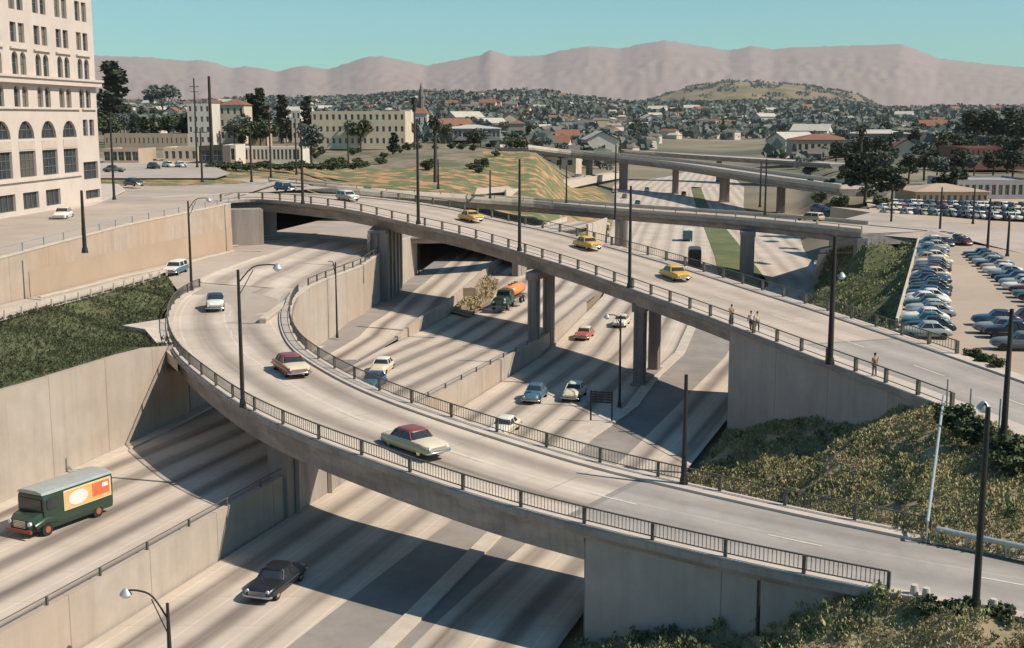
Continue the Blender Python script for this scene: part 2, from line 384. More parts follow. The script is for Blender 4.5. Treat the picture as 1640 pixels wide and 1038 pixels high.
ya = knots([(30, 10.6), (67, 11.4), (85, 12.2), (108, 14.7), (121, 16.2), (136, 15.3), (150, 15.6), (200, 15.8)])
yb = knots([(30, 15.6), (67, 16.0), (90, 15.7), (108, 15.1), (121, 16.6), (136, 15.7), (150, 16.0), (200, 16.2)])
yc = knots([(30, 17.6), (69, 18.2), (104, 20.8), (121, 21.5), (150, 22.5), (200, 23.5)])
E1 = knots([(30, 25.5), (99, 26.7), (114, 27.3), (160, 29), (197, 33.5), (240, 40), (300, 46), (500, 52), (900, 60)])
zT = knots([(40, 3.0), (90, 2.9), (140, 2.0), (165, 1.5), (200, .8), (260, .05), (300, .03)])
# lower carriageway with the oncoming cars, then shoulder, median strips, right carriageway
ribbon("freeway_road", fline(.2, 28, 200), fline(ya, 28, 200), M_free, -.8)
ribbon("asphalt_shoulder", fline(ya, 28, 200), fline(yb, 28, 200), M_asph)
ribbon("asphalt_shoulder", fline(lambda y: yb(y)+1.2, 28, 200), fline(yc, 28, 200), M_asph)
mb = MB()
A, B = fline(yb, 28, 170, .15), fline(lambda y: yb(y)+1.2, 28, 170, .15); mb.strip(A, B)
for L in (A, B): mb.strip(L, [p - Vector((0, 0, .3)) for p in L])
struct(mb.build("median_kerb", M_curb))
ribbon("freeway_road", fline(yc, 28, 200), fline(E1, 28, 200), M_free, .2)
# island with sign between the cars' carriageway and the kerb
mb = MB(); A = [U(868, 737, .11), U(905, 708, .11), U(945, 672, .11), U(985, 650, .11)]; B = [U(880, 747, .11), U(930, 712, .11), U(970, 686, .11), U(1008, 662, .11)]
mb.strip(A, B); mb.strip(A, [p-Vector((0, 0, .2)) for p in A]); mb.strip(B, [p-Vector((0, 0, .2)) for p in B]); struct(mb.build("traffic_island", M_walk))
# freeway beyond the street bridge
W = lambda o, y0, y1, z=0.0: fline(o, y0, y1, z, 6)
vl = knots([(186, 17), (213, 19.5), (260, 19), (400, 15), (520, 12.5)]); vr = knots([(186, 19), (213, 28), (260, 26), (400, 19), (520, 16.5)])
ribbon("freeway_road", W(.2, 200, 520), W(vl, 200, 520), M_freeF, 0)
ribbon("freeway_road", W(vr, 200, 520), W(E1, 200, 520), M_freeF, 0)
ribbon("freeway_road", W(-26, 262, 520, .005), W(.2, 262, 520, .005), M_freeF, 0)
ribbon("freeway_road", W(-26, 520, 1500, .01), W(50, 520, 1500, .01), M_freeF, 0)
patch("grass_verge", W(vl, 186, 520, .05)[::4] + W(vr, 186, 520, .05)[::-4], [], M_verge, 4, .1)
# truck carriageway on the higher terrace
XL = knots([(20, -48), (50, -42.5), (82.5, -33.6), (98.8, -30), (144, -23), (149, -20)])
lineX = lambda K, y0, y1, z, d=0, step=4: [Vector((K(y)+d, y, z(y) if callable(z) else z)) for y in [y0 + (y1-y0)*k/max(1, int((y1-y0)/step)) for k in range(max(1, int((y1-y0)/step))+1)]]
XR1 = knots([(120, -26.7), (144, -23), (161.5, -19.5), (189, -18), (214, -16.3), (250, -14), (300, -9)])
XW2 = knots([(128, -17.9), (149, -13.8), (153, -12.4), (170.5, -9), (212, -5.3), (262, 0)])
ribbon("freeway_terrace_road", lineX(XL, 28, 144, zT), fline(-.2, 28, 144, zT, 4), M_free, right=2.2)
a = lineX(XW2, 144, 262, zT, 0, 6); b = [Vector((Xw(p.y)-.2, p.y, p.z)) for p in a]
ribbon("freeway_terrace_road", a, b, M_free, right=2.2)
zR1 = lambda y: zT(y) + knots([(128, .0), (149, .15), (156, 1.4), (170, 1.5), (212, 1.3), (300, .5)])(y) + .02
a = lineX(XR1, 120, 300, zR1, 0, 5); b = [Vector(((XW2(p.y) if p.y > 128 else lerp(-26.0, -17.9, (p.y-120)/8)), p.y, p.z)) for p in a]
ribbon("slip_road", a, b, M_asph, 0.0)
a2 = [p + Vector((3.2, 0, .01)) for p in a[3:]]; b2 = [p + Vector((-.5, 0, .01)) for p in b[3:]]
ribbon("slip_road_lane", a2, b2, M_free, 0.0)
# earth of the higher terrace
mb = MB(); mb.strip(lineX(XL, 28, 300, -.3, -2), fline(-.3, 28, 300, -.3)); struct(mb.build("terrace_ground", M_dirt))

# terrace barrier wall with small rail
def post_rail(root, P, h, spacing=2.6, w=.14, rail=.09, m=None, name="railing_post", zoff=0, bal=False, baln=.3, posth=0.0, pw=None, twin=True):
    m = m or M_iron; pw = pw or w
    r = MB(); Q = resample(P, spacing); up = Vector((0, 0, 1))
    T = [p + up*(h+zoff) for p in Q]
    fine = P
    r.tube([p + up*(h+zoff) for p in fine], rail, 6)
    if twin: r.tube([p + up*(h*.22+zoff) for p in fine], rail*.7, 6)
    if bal:
        for p in resample(P, baln): r.box(p + up*(h*.6+zoff), (.032, .032, h*.78))
    rl = r.build("railing", m, root)
    for i, p in enumerate(Q):
        d, n = nrm2(Q, i); M = Matrix(((d.x, -d.y, 0), (d.y, d.x, 0), (0, 0, 1)))
        b = MB(); b.box((0, 0, (h+posth)/2), (pw, pw, h+posth), M); o = b.build(name, m, rl); o.location = p + up*zoff
    return rl
def wall_thing(name, label, P, top, bot, m, thick=.4, side=-1, group=None, cap=None):
    root = empty(name, (0, 0, 0)); tag(root, label, "wall", group)
    b = MB(); wall_mesh(b, P, top, bot, thick, side); b.build("wall_face", m, root)
    if cap:
        b = MB(); n = len(P); t = top if callable(top) else (lambda i: top)
        A = offset([Vector((p.x, p.y, t(i)+.003)) for i, p in enumerate(P)], -.06*side); B = offset(A, (thick+.12)*side)
        for i in range(n-1):
            b.add([A[i], A[i+1], B[i+1], B[i]] + [q+Vector((0, 0, cap)) for q in (A[i], A[i+1], B[i+1], B[i])], [(0,1,2,3), (7,6,5,4), (0,4,5,1), (3,2,6,7), (0,3,7,4), (1,5,6,2)])
        b.build("coping", M_curb, root)
    return root
P = fline(0, 28, 184, 0, 4)
BW = wall_thing("barrier_wall", "long low concrete wall with small iron rail stepping the truck carriageway above the lower lanes", P, lambda i: zT(P[i].y)+.25, -.3, M_wallA, .4, -1)
post_rail(BW, [Vector((p.x-.2, p.y, zT(p.y)+.25)) for p in P[:30]], .5, 4.5, .12, .028, M_iron, twin=False)
# R1/T wall (W2)
P2 = lineX(XW2, 149, 262, 0, 0, 5)
W2o = wall_thing("divider_wall", "low concrete wall beside the shaded slip road with a tan sign below it", P2, lambda i: zR1(P2[i].y)+.35, -.3, M_wallA, .35, -1)
# W0 + under ramp + W1
a0 = [U(0, 806, 2.9), U(176, 732, 2.9), U(212, 707, 2.9)]
P0 = lineX(XL, 28, 99.5, 0, 0, 4)
topW0 = knots([(28, 13.0), (82.5, 10.5), (99, 10.1), (112, 8.2)])
W0 = wall_thing("retaining_wall", "tall sunlit concrete retaining wall below the dark planted slope on the left", lineX(XL, 28, 108, 0, 0, 4), lambda i: topW0(28 + 80*i/20), -.3, M_wallA, .5, -1)
P3 = lineX(XL, 108.2, 143, 0, 0, 4)
wall_thing("abutment_wall", "shaded concrete wall under the deck of the curved ramp", P3, 6.9, -.3, M_wing, .6, -1)
# kerb under W0
mb = MB(); A = lineX(XL, 28, 144, lambda y: zT(y)+.15, .02); B = lineX(XL, 28, 144, lambda y: zT(y)+.15, 1.0)
mb.strip(A, B); mb.strip(B, [p-Vector((0, 0, .25)) for p in B]); struct(mb.build("kerb", M_curb))

# ---------------------------------------------------------------- far terrain
TPX = [-500, 0, 300, 450, 560, 700, 850, 930, 1000, 1140, 1270, 1340, 1420, 1640, 2200]
TZ = [235, 300, 400, 520, 800, 1300, 2000, 3000, 3800, 4600, 6500]
TH_ = [  # rows per distance
 [15.8, 15.8, 15.8, 15.5, 12.0, 9.0, 4.0, 0.0, -.5, -.5, -.5, -.5, 8.0, 8.8, 8.8],
 [16.5, 16.5, 16.5, 16.0, 13.5, 13.0, 9.0, 1.0, -.5, -.5, -.5, 4.0, 8.5, 8.5, 9.0],
 [17, 17, 17, 16.5, 16.0, 18.0, 18.0, 4.0, -.5, -.5, 1.0, 9.5, 8.5, 8.0, 9.0],
 [18, 18, 18, 17, 16.0, 16.5, 12.0, 2.0, -.5, -.5, 1.0, 7.0, 8.0, 8.0, 9.0],
 [22, 22, 20, 18, 16, 14.0, 8.0, 4.0, 2.0, 0.0, 4.0, 8.0, 9.0, 10, 12],
 [26, 26, 24, 22, 20, 20, 16.0, 14.0, 8.0, 6.0, 8.0, 10.0, 12.0, 16, 18],
 [38, 38, 36, 36, 36, 44, 44, 34.0, 28.0, 24.0, 24.0, 24.0, 20.0, 28, 30],
 [52, 52, 52, 60, 62, 78, 82, 62.0, 48.0, 44.0, 48.0, 46.0, 36.0, 40, 44],
 [62, 62, 64, 74, 80, 98, 84, 80.0, 64.0, 64.0, 70.0, 64.0, 48.0, 50, 52],
 [66, 66, 66, 72, 76, 86, 84, 80.0, 70.0, 80.0, 86.0, 74.0, 55.0, 52, 52],
 [40, 40, 40, 40, 40, 40, 40, 40.0, 40.0, 40.0, 40.0, 40.0, 40.0, 40, 40]]
def TH(x, y):
    px = 820 + FP*x/y; px = max(TPX[0], min(TPX[-1]-.01, px)); z = max(TZ[0], min(TZ[-1]-.01, y))
    i = max(k for k in range(len(TPX)-1) if TPX[k] <= px); j = max(k for k in range(len(TZ)-1) if TZ[k] <= z)
    a = (px-TPX[i])/(TPX[i+1]-TPX[i]); b = (z-TZ[j])/(TZ[j+1]-TZ[j]); a = a*a*(3-2*a)
    h = lerp(lerp(TH_[j][i], TH_[j][i+1], a), lerp(TH_[j+1][i], TH_[j+1][i+1], a), b)
    if y > 900: h += noise.noise((x/260, y/260, 0)) * min(9, (y-900)/150)
    return h
def TU(px, Z):
    x = (px-820)*Z/FP; return Vector((x, Z, TH(x, Z)))
mb = MB(); zs = []; z = 235
while z < 6500: zs.append(z); z *= 1.035
pxs = list(range(-500, 2200, 14)); V = [TU(p, z) for z in zs for p in pxs]; n = len(pxs)
F = [(j*n+i, j*n+i+1, (j+1)*n+i+1, (j+1)*n+i) for j in range(len(zs)-1) for i in range(n-1)]
mb.add(V, F, smooth=True, uvs=None)
near_ = [k for k, f in enumerate(mb.f) if V[f[0]].y < 620 and V[f[0]].x < -.02*V[f[0]].y + 40]
for k in near_:
    v_ = V[mb.f[k][0]]; px_ = 820+FP*v_.x/v_.y; mb.m[k] = 2 if (v_.y > 335 and px_ < 770) or (v_.y > 480) else 1
struct(mb.build("terrain", [M_terr, M_hillg, M_tand]))
# brown hill behind the valley
mb = MB(); rows = []
for j in range(22):
    t = j/21; Z = 4300 + 1600*t; r = []
    for i in range(60):
        px = 985 + 440*i/59; q = i/59
        prof = knots([(0, 0), (.1, .35), (.25, .8), (.42, 1.0), (.55, .93), (.7, .82), (.85, .6), (1, 0)])(q)
        h = 40 + 128*prof*math.sin(math.pi*min(1, .12+t*.95)) + 7*noise.noise((px/30, Z/300, 2))
        r.append(Vector(((px-820)*Z/FP, Z, h)))
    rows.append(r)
mb.loft(rows, closed=False, caps=False, smooth=True); o = struct(mb.build("hill", M_brown))
# mountains
sk = knots([(-900, 100), (-300, 88), (0, 92), (150, 92), (250, 95), (310, 101), (325, 99), (345, 101), (380, 112), (400, 109), (430, 112), (450, 118), (470, 112), (495, 108), (530, 114), (590, 95), (615, 93), (650, 100), (685, 108), (770, 92), (785, 84), (800, 88), (820, 94), (870, 92), (890, 86), (940, 78), (990, 82), (1020, 75), (1060, 69), (1130, 80), (1160, 85), (1195, 78), (1230, 83), (1260, 80), (1430, 75), (1450, 82), (1490, 97), (1560, 105), (1640, 112), (1900, 120), (2600, 110)])
mb = MB(); rows = []
for j in range(40):
    t = j/39; Z = 8500 + 5500*t; r = []
    for i in range(700):
        px = -900 + 3500*i/699; hh = HC + 14000*(HORIZ - sk(px))/FP
        s_ = t**.8
        nz = noise.noise((px/90 + t*1.5, t*3, 3))*.5 + noise.noise((px/34, t*6, 9))*.28
        h = hh*(s_ + (nz*.04 + .03*noise.noise((px/13, t*13, 5)))*math.sin(math.pi*t)*(1-t*.7)) if t < 1 else hh + 14*noise.noise((px/9, 0, 5))
        r.append(Vector(((px-820)*Z/FP, Z, max(-.55, h))))
    rows.append(r)
rows.append([Vector((p.x, p.y+700, -1)) for p in rows[-1]])
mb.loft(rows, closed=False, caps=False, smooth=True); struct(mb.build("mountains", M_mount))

# ================================================================ BRIDGES AND RAMPS
zB = knots([(60, 8.9), (70, 9.0), (85, 9.2), (105, 9.7), (130, 10.8), (153, 12.6), (175, 14.5), (188, 15.7), (215, 16.1), (300, 16.3)])
Bn_px = [(356, 322), (373, 318.4), (413, 317.5), (457, 322), (486, 325), (538, 331), (593, 342), (645, 355), (699, 366), (753, 379), (806, 395), (857, 410.5), (905, 425), (955, 442), (1000, 458), (1040, 473), (1101, 494), (1169, 520), (1244, 549), (1336, 584), (1420, 615), (1516, 652), (1620, 694), (1720, 735), (1850, 790), (2000, 853)]
Bf_px = [(440, 296), (500, 299), (580, 306), (680, 320), (760, 337), (834, 352), (911, 370), (1003, 394), (1077, 418), (1130, 433), (1180, 451), (1260, 479), (1355, 509), (1455, 541), (1542, 574), (1640, 609), (1750, 648), (1850, 685), (1980, 732), (2150, 793)]
near = smooth(resample(catmull([U(x, y, zB) for x, y in Bn_px]), 1.5), it=16)
far = smooth(resample(catmull([U(x, y, zB) for x, y in Bf_px]), 4), it=6)
def pair(near, far):
    """perpendicular width from the near edge to the far edge polyline"""
    Ws = []
    for i, p in enumerate(near):
        d, n = nrm2(near, i); best = None
        for a, b in zip(far, far[1:]):
            e = b - a; den = n.x*e.y - n.y*e.x
            if abs(den) < 1e-9: continue
            t = ((a.x-p.x)*e.y - (a.y-p.y)*e.x)/den; s_ = ((a.x-p.x)*n.y - (a.y-p.y)*n.x)/den
            if 0 <= s_ <= 1 and abs(t) < 40 and (best is None or abs(t) < abs(best)): best = t
        Ws.append(best)
    k = [w_ for w_ in Ws if w_ is not None]; first, last = next(w_ for w_ in Ws if w_ is not None), [w_ for w_ in Ws if w_ is not None][-1]
    for i in range(len(Ws)):
        if Ws[i] is None: Ws[i] = Ws[i-1] if i else first
    for _ in range(60): Ws = [Ws[0]] + [(Ws[i-1]+2*Ws[i]+Ws[i+1])/4 for i in range(1, len(Ws)-1)] + [Ws[-1]]
    return Ws
def section(near, Ws, zfun=None):
    out = []
    for i, p in enumerate(near):
        d, n = nrm2(near, i); q = p + n*Ws[i]; q.z = p.z; out.append(q)
    return out
def deck(root, N, F, walk_n, walk_f, girder, inset, m_road, lane_off=0.0, s0=0, s1=None, slab=.4, gm=None, split=None, m2=None):
    """N near edge, F far edge (3D, same height). parts: roadway, sidewalks, deck slab, girder"""
    s1 = s1 or len(N)-1; n = len(N); up = Vector((0, 0, 1))
    T = [(f-p).normalized() for p, f in zip(N, F)]
    z = lambda p, dz: p + up*dz
    a = [z(p + t*walk_n, -.16) for p, t in zip(N, T)]; b = [z(p - t*walk_f, -.16) for p, t in zip(F, T)]
    for lo_, hi_, mm in (((0, split+1, m_road), (split, n, m2)) if split else ((0, n, m_road),)):
        mb = MB(); mb.strip(a[lo_:hi_], b[lo_:hi_], u0=([lane_off]*(hi_-lo_), [lane_off+(y-x).length for x, y in zip(a[lo_:hi_], b[lo_:hi_])])); mb.build("roadway", mm, root)
    for nm, e, t_, wk in (("sidewalk", N, T, walk_n), ("sidewalk", F, [-t for t in T], walk_f)):
        mb = MB(); i_ = [p + t*wk for p, t in zip(e, t_)]
        mb.loft([[p, q, z(q, -.2), z(p, -.3)] for p, q in zip(e, i_)]); mb.build(nm, M_walk, root)
    mb = MB(); rings = []
    for p, f, t in zip(N, F, T):
        o1, o2 = z(p - t*.12, -.06), z(f + t*.12, -.06)
        rings.append([o1, z(p - t*.12, -.06-slab), z(p + t*.25, -.1-slab), z(p+t*.25, -.25-slab), z(p + t*inset, -.5-slab), z(f - t*inset, -.5-slab), z(f-t*.25, -.25-slab), z(f - t*.25, -.1-slab), z(f + t*.12, -.06-slab), o2, z(f-t*.2, -.2), z(p+t*.2, -.2)])
    mb.loft(rings); mb.build("deck_slab", M_fascia, root)
    mb = MB(); rings = []
    for i in range(s0, s1+1):
        p, f, t = N[i], F[i], T[i]; g = girder(i) if callable(girder) else girder
        rings.append([z(p+t*(inset), -.45-slab), z(p+t*(inset+.25), -g), z(f-t*(inset+.25), -g), z(f-t*inset, -.45-slab)])
    mb.loft(rings); mb.build("girder", M_fascia, root)

def face_px(P, i): return 820 + FP*P[i].x/P[i].y
WB = [-min(16, max(10.5, abs(w_)+1.2)) for w_ in pair(near, far)]
farB = section(near, WB)
BR = empty("street_bridge"); tag(BR, "long concrete street bridge with the yellow taxis on it, crossing over the freeway", "bridge")
iw = next(i for i, p in enumerate(near) if 820+FP*p.x/p.y > 1166)      # wing wall begins
iL = 2
deck(BR, near, farB, 2.0, 1.3, 2.1, 1.1, M_bridge, 1.0, s0=0, s1=iw, split=next(i for i, p in enumerate(near) if p.y < 104), m2=M_bridge2)
nB = len(near)
rail_end = next(i for i, p in enumerate(near) if 820+FP*p.x/p.y > 1516)
off_n = [p + (q-p).normalized()*.25 for p, q in zip(near, farB)]; off_f = [q + (p-q).normalized()*.25 for p, q in zip(near, farB)]
post_rail(BR, off_n[:rail_end+1], 1.05, 3.9, .24, .05, M_iron)
fe = next(i for i, p in enumerate(farB) if 820+FP*p.x/p.y > 1545)
fs_ = next(i for i, p in enumerate(farB) if face_px(farB, i) > 610)
post_rail(BR, off_f[fs_:fe+1], 1.05, 3.9, .24, .05, M_iron, bal=True, baln=.4)
def on_deck(px, py, L, dz, z=10.0):
    for _ in range(14):
        P = U(px, py, z); i = min(range(len(L)), key=lambda k: abs((P-L[k]).dot(nrm2(L, k)[0])) + (1000 if abs((P-L[k]).dot(nrm2(L, k)[1])) > 22 else 0)); z = .5*z + .5*(L[i].z + dz)
    return U(px, py, z)
def pier(root, c, d, wdt, lng, z0, z1, cols=2, gap=.9, cap=True, m=None):
    """pair of slab columns standing on a common foot under a cross head; d = long direction"""
    m = m or M_pier; n = Vector((d.y, -d.x, 0)); M = Matrix(((d.x, n.x, 0), (d.y, n.y, 0), (0, 0, 1)))
    seg = (lng - gap*(cols-1))/cols
    pr = None
    for k in range(cols):
        p = MB(); cc = c + d*(-lng/2 + seg/2 + k*(seg+gap)); h = z1-z0
        p.box((cc.x, cc.y, z0+h/2), (seg, wdt, h), M)
        for s_ in (-1, 1):     # raised ribs give the fluted look
            p.box((cc.x+n.x*s_*(wdt/2+.04), cc.y+n.y*s_*(wdt/2+.04), z0+h/2), (seg*.3, .12, h), M)
            for r_ in (-.33, .33): p.box((cc.x+d.x*s_*(seg/2+.03)+n.x*r_*wdt, cc.y+d.y*s_*(seg/2+.03)+n.y*r_*wdt, z0+h/2), (.12, wdt*.22, h), M)
        o_ = p.build("pier", m, root); pr = pr or o_
    f = MB(); f.box((c.x, c.y, z0+.3), (lng+.5, wdt+.4, .6), M)
    f.build("pier_foot", m, pr)
    if cap: f = MB(); f.box((c.x, c.y, z1-.35), (lng+.5, wdt+.35, .9), M); f.build("pier_cap", m, pr)
def mid_at(px, z0):
    best = min(range(len(near)), key=lambda i: abs(face_px([(near[i]+farB[i])/2], 0)-px)); return (near[best]+farB[best])/2, best
fdir = Vector((.31, .95, 0)).normalized()
for px, py, z0, lng in ((1036, 605, -.3, 9.2), (867, 562, -.3, 7.8)):
    c = U(px, py, max(z0, 0)); pier(BR, c, fdir, 1.15, lng, z0, zB(c.y-5)-2.0, 2, lng-2.8)
pw3 = [Vector((XR1(y)+.9, y, 0)) for y in (176, 183, 190.5)]
p = MB(); wall_mesh(p, pw3, lambda i: [12.7, 13.1, 13.4][i], -.3, 2.6, -1)
for y in (176.5, 180, 183.5, 187, 190): p.box((XR1(y)+1.0, y, 6.0), (.3, 1.3, 12.6))
for k_ in (-.5, -1.5): p.box((XR1(176)+k_, 175.9, 6.0), (.45, .3, 12.4))
p.build("pier", M_pier, BR)
# piers / abutment blocks under the upper (left) end
for (x0, y0, x1, y1, zz, w_) in ((374, 401, 434, 399, 9.35, 3.5), (450, 385, 504, 377, 9.35, 3.0)):
    a, b = U(x0, y0, zz), U(x1, y1, zz); d = (b-a).normalized(); n = Vector((-d.y, d.x, 0)); M = Matrix(((d.x, n.x, 0), (d.y, n.y, 0), (0, 0, 1)))
    p = MB(); a += n*7.5; b += n*7.5; c = (a+b)/2 + n*w_/2; p.box((c.x, c.y, 11.9), ((b-a).length, w_, 5.6), M)
    p.box((a.x-d.x*.5, a.y-d.y*.5+.2, 11.9), (.9, .5, 5.5), M); p.build("abutment", M_pier, BR)
# wing wall at the right end: front under the corner then along the deck
pw = [near[i] + (farB[i]-near[i]).normalized()*.9 for i in range(iw, rail_end+2)]
p = MB(); wall_mesh(p, pw, lambda i: pw[min(i, len(pw)-1)].z-.45, -.5, .6, 1); p.build("wing_wall", M_wing, BR)
ca, cb = pw[0], farB[iw] + (near[iw]-farB[iw]).normalized()*.6
p = MB(); wall_mesh(p, [ca + fdir*0, ca + fdir*.2 + Vector((0, 0, 0)), Vector((ca.x, ca.y, 0)) + fdir*16], lambda i: zB(130)-1.2, -.5, .6, 1); p.build("abutment", M_wing, BR)
p = MB(); c0 = pw[0]; c1 = pw[1]; d = (c1-c0).normalized(); nn = Vector((d.y, -d.x, 0)); M = Matrix(((d.x, nn.x, 0), (d.y, nn.y, 0), (0, 0, 1)))
cc = c0 + d*4.6 + nn*(.14 if nn.x < 0 else -.14); p.box((cc.x, cc.y, 4.35), (9.4, .28, 8.9), M); p.build("pilaster", M_fascia, BR)

# ---- ramp A (curved loop ramp in the foreground)
Ao_px = [(325, 457, 9.4), (302, 465, 9.35), (282, 478, 9.3), (267, 500, 9.25), (265, 530, 9.15), (279, 565, 9.05), (305, 590, 9.0), (367, 637.5, 8.8), (424, 670, 8.6), (504, 704, 8.3), (604, 740, 7.85), (726, 783, 7.3), (820, 812, 7.0), (956, 846, 6.75), (1047, 868, 6.6), (1141, 890, 6.5), (1230, 911, 6.45), (1345, 932, 6.4), (1444, 953, 6.35), (1560, 976, 6.3), (1700, 1000, 6.3), (1870, 1030, 6.3), (2080, 1067, 6.3)]
Ai_px = [(640, 380, 9.5), (575, 408, 9.5), (536, 423, 9.5), (510, 436, 9.5), (472, 462, 9.45), (455, 480, 9.4), (444, 500, 9.35), (443, 517, 9.3), (452, 537, 9.2), (465, 560, 9.05), (488, 585, 8.95), (535, 610, 8.7), (610, 645, 8.3), (685, 676, 7.85), (760, 701, 7.5), (820, 718, 7.25), (892, 738, 7.0), (1050, 772, 6.75), (1107, 785, 6.65), (1230, 813, 6.5), (1360, 843, 6.4), (1483, 868, 6.35), (1640, 897, 6.3), (1800, 925, 6.3), (1980, 956, 6.3), (2180, 990, 6.3)]
nearA = smooth(resample(catmull([U(*p) for p in Ao_px]), 1.5), it=10)
farA0 = smooth(resample(catmull([U(*p) for p in Ai_px]), 3), it=4)
WA = [min(17, max(8.5, abs(w_)+1.3)) for w_ in pair(nearA, farA0)]
sgn = -1 if nrm2(nearA, 20)[1].dot(farA0[20]-nearA[20]) < 0 else 1
WA = [w_*sgn for w_ in WA]; farA = section(nearA, WA)
print("A widths", [round(abs(w_), 1) for w_ in WA][::4], "B widths", [round(w_, 1) for w_ in WB][::6], "iw", iw, nB)
AR = empty("loop_ramp"); tag(AR, "curved concrete freeway ramp sweeping across the foreground with dense iron railings", "bridge")
ia = next(i for i, p in enumerate(nearA) if face_px(nearA, i) > 896)
iu = next(i for i, p in enumerate(nearA) if p.y < 116)
deck(AR, nearA, farA, .75, 1.2, 2.25, .4, M_ramp, 0.0, s0=iu, s1=ia, split=next(i for i, p in enumerate(nearA) if p.y < 66.5), m2=M_ramp2)
ae = next(i for i, p in enumerate(nearA) if face_px(nearA, i) > 1443)
offA = [p + (q-p).normalized()*.2 for p, q in zip(nearA, farA)]; offAf = [q + (p-q).normalized()*.2 for p, q in zip(nearA, farA)]
post_rail(AR, offA[1:ae+1], .95, 4.1, .16, .05, M_iron, bal=True, baln=.22)
afe = next(i for i, p in enumerate(farA) if face_px(farA, i) > 1483)
afs = next(i for i, p in enumerate(farA) if p.y < 158 and i > 3)
post_rail(AR, offAf[afs:afe+1], .95, 4.1, .16, .045, M_iron, bal=True, baln=.22)
# pier of ramp A on the barrier wall line
P = [Vector((Xw(y)+.28, y, 0)) for y in (86.5, 91, 95.3)]
p = MB(); wall_mesh(p, P, lambda i: 6.3, -.3, 1.5, -1)
p.build("pier", M_pier, AR)
p = MB(); c = Vector((Xw(88)-1.2, 88, 0)); 
for y in (88, 93): p.box((Xw(y)+.35, y, 3.0), (.3, .9, 6.4))
p.build("pilaster", M_pier, AR)
# right abutment + wing wall of ramp A
pa = [nearA[i] + (farA[i]-nearA[i]).normalized()*.5 for i in range(ia, ae+3)]
p = MB(); wall_mesh(p, pa, lambda i: pa[min(i, len(pa)-1)].z-.4, -1.0, .6, -1); p.build("wing_wall", M_wing, AR)
p = MB(); wall_mesh(p, [Vector((pa[0].x, pa[0].y, 0)) + fdir*t for t in (0, 4, 8.5)], 6.3, -1.0, .6, 1); p.build("abutment", M_wing, AR)
# road end of A : fill under its earth-borne part
print("A ends", nearA[ae], farA[afe])

# ---- E connector (mostly hidden behind the street bridge)
ce = catmull([Vector(p) for p in ((-46, 190, 9.4), (-38, 201, 9.4), (-26, 208, 9.2), (-11, 213, 8.9), (2, 224, 8.5), (10, 240, 8.0), (15, 256, 7.6))]); ce = resample(ce, 4)
nE = offset(ce, 4.2); fE = offset(ce, -4.2)
ER = empty("connector_ramp"); tag(ER, "low concrete connector ramp half hidden behind the street bridge", "bridge")
deck(ER, nE, fE, .5, .5, 1.3, .8, M_ramp, 0, slab=.3)
for k in (9, 15):
    c = ce[min(k, len(ce)-3)]; pier(ER, c, fdir, 1.2, 5, -.3, c.z-1.2, 1, cap=False)
for ln in (nE[-5:], fE[-5:]):
    p = MB(); wall_mesh(p, ln, lambda i: 8.3, -.3, .4, 1); p.build("wing_wall", M_curb, ER)

def dashes(N, F, fr, i0, every, ln, root):
    C_ = resample([p.lerp(f, fr) for p, f in zip(N, F)], 1.0); k = i0
    b = MB()
    while k+ln < len(C_):
        b = MB()
        seg = C_[k:k+ln+1]; L_ = offset(seg, -.07); R_ = offset(seg, .07); up_ = Vector((0, 0, -.145)); b.strip([p+up_ for p in L_], [p+up_ for p in R_]); k += every; b.build("lane_marking", M_line, root)
dashes(nearA, farA, .5, 6, 11, 3, AR); dashes(near, farB, .52, 95, 11, 4, BR)
# ---- C : second bridge
Cn = [(430, 292, 15.7), (500, 299.5, 15.0), (610, 309, 13.8), (720, 316, 12.2), (820, 322.5, 11.0), (910, 331, 10.0), (1003, 339, 9.6), (1120, 347, 9.8), (1200, 353.5, 10.3), (1259, 359, 10.5), (1380, 372.5, 10.9)]
nC = smooth(resample(catmull([U(*p) for p in Cn]), 5), it=8)
wC = knots([(430, 9), (820, 11), (1003, 11.5), (1120, 12), (1259, 12.5), (1380, 13)])
fC = section(nC, [wC(face_px(nC, i)) * (1 if nrm2(nC, i)[1].y > 0 else -1) for i in range(len(nC))])
CR = empty("second_bridge"); tag(CR, "second concrete bridge behind the taxi bridge, with pale parapet edge and slab piers", "bridge")
deck(CR, nC, fC, .7, .7, 2.0, .8, M_bridge, 0, slab=.7)
cutC = next(i for i, q_ in enumerate(fC) if face_px(fC, i) > 1395) if any(face_px(fC, i) > 1395 for i in range(len(fC))) else len(fC)
fCs = fC[:cutC]
for ln, h in ((nC, .55), (fCs, .55)):
    p = MB(); q = offset(ln, .0); p.loft([[a+Vector((0, 0, .004)), a+Vector((0, 0, h)), b+Vector((0, 0, h)), b+Vector((0, 0, .004))] for a, b in zip(ln, [x+(y-x).normalized()*.28 for x, y in zip(ln, fC if ln is nC else nC)])]); p.build("parapet", M_curb, CR)
post_rail(CR, [p+Vector((0, 0, .55)) for p in nC], .4, 6, .12, .05, M_iron, twin=False)
for px, yb_, l in ((997, 395, 5.0), (1208, 453, 5.2)):
    b = U(px, yb_, 0); i = min(range(len(nC)), key=lambda k: abs(face_px(nC, k)-px)); c = (nC[i]+fC[i])/2
    dd = Vector((.155, .99, 0)).normalized(); pier(CR, Vector((b.x, max(b.y+3, c.y), 0)), dd, 2.3 if px > 1100 else 2.6, l, -.3, c.z-1.9, 1, cap=True)
i = len(nC)-1; a = nC[i]; 
p = MB(); M = Matrix.Rotation(0, 3, 'Z'); p.box((a.x+.2, a.y+1.0, 4.9), (1.6, 2.2, 10.2)); p.build("abutment", M_wing, CR)

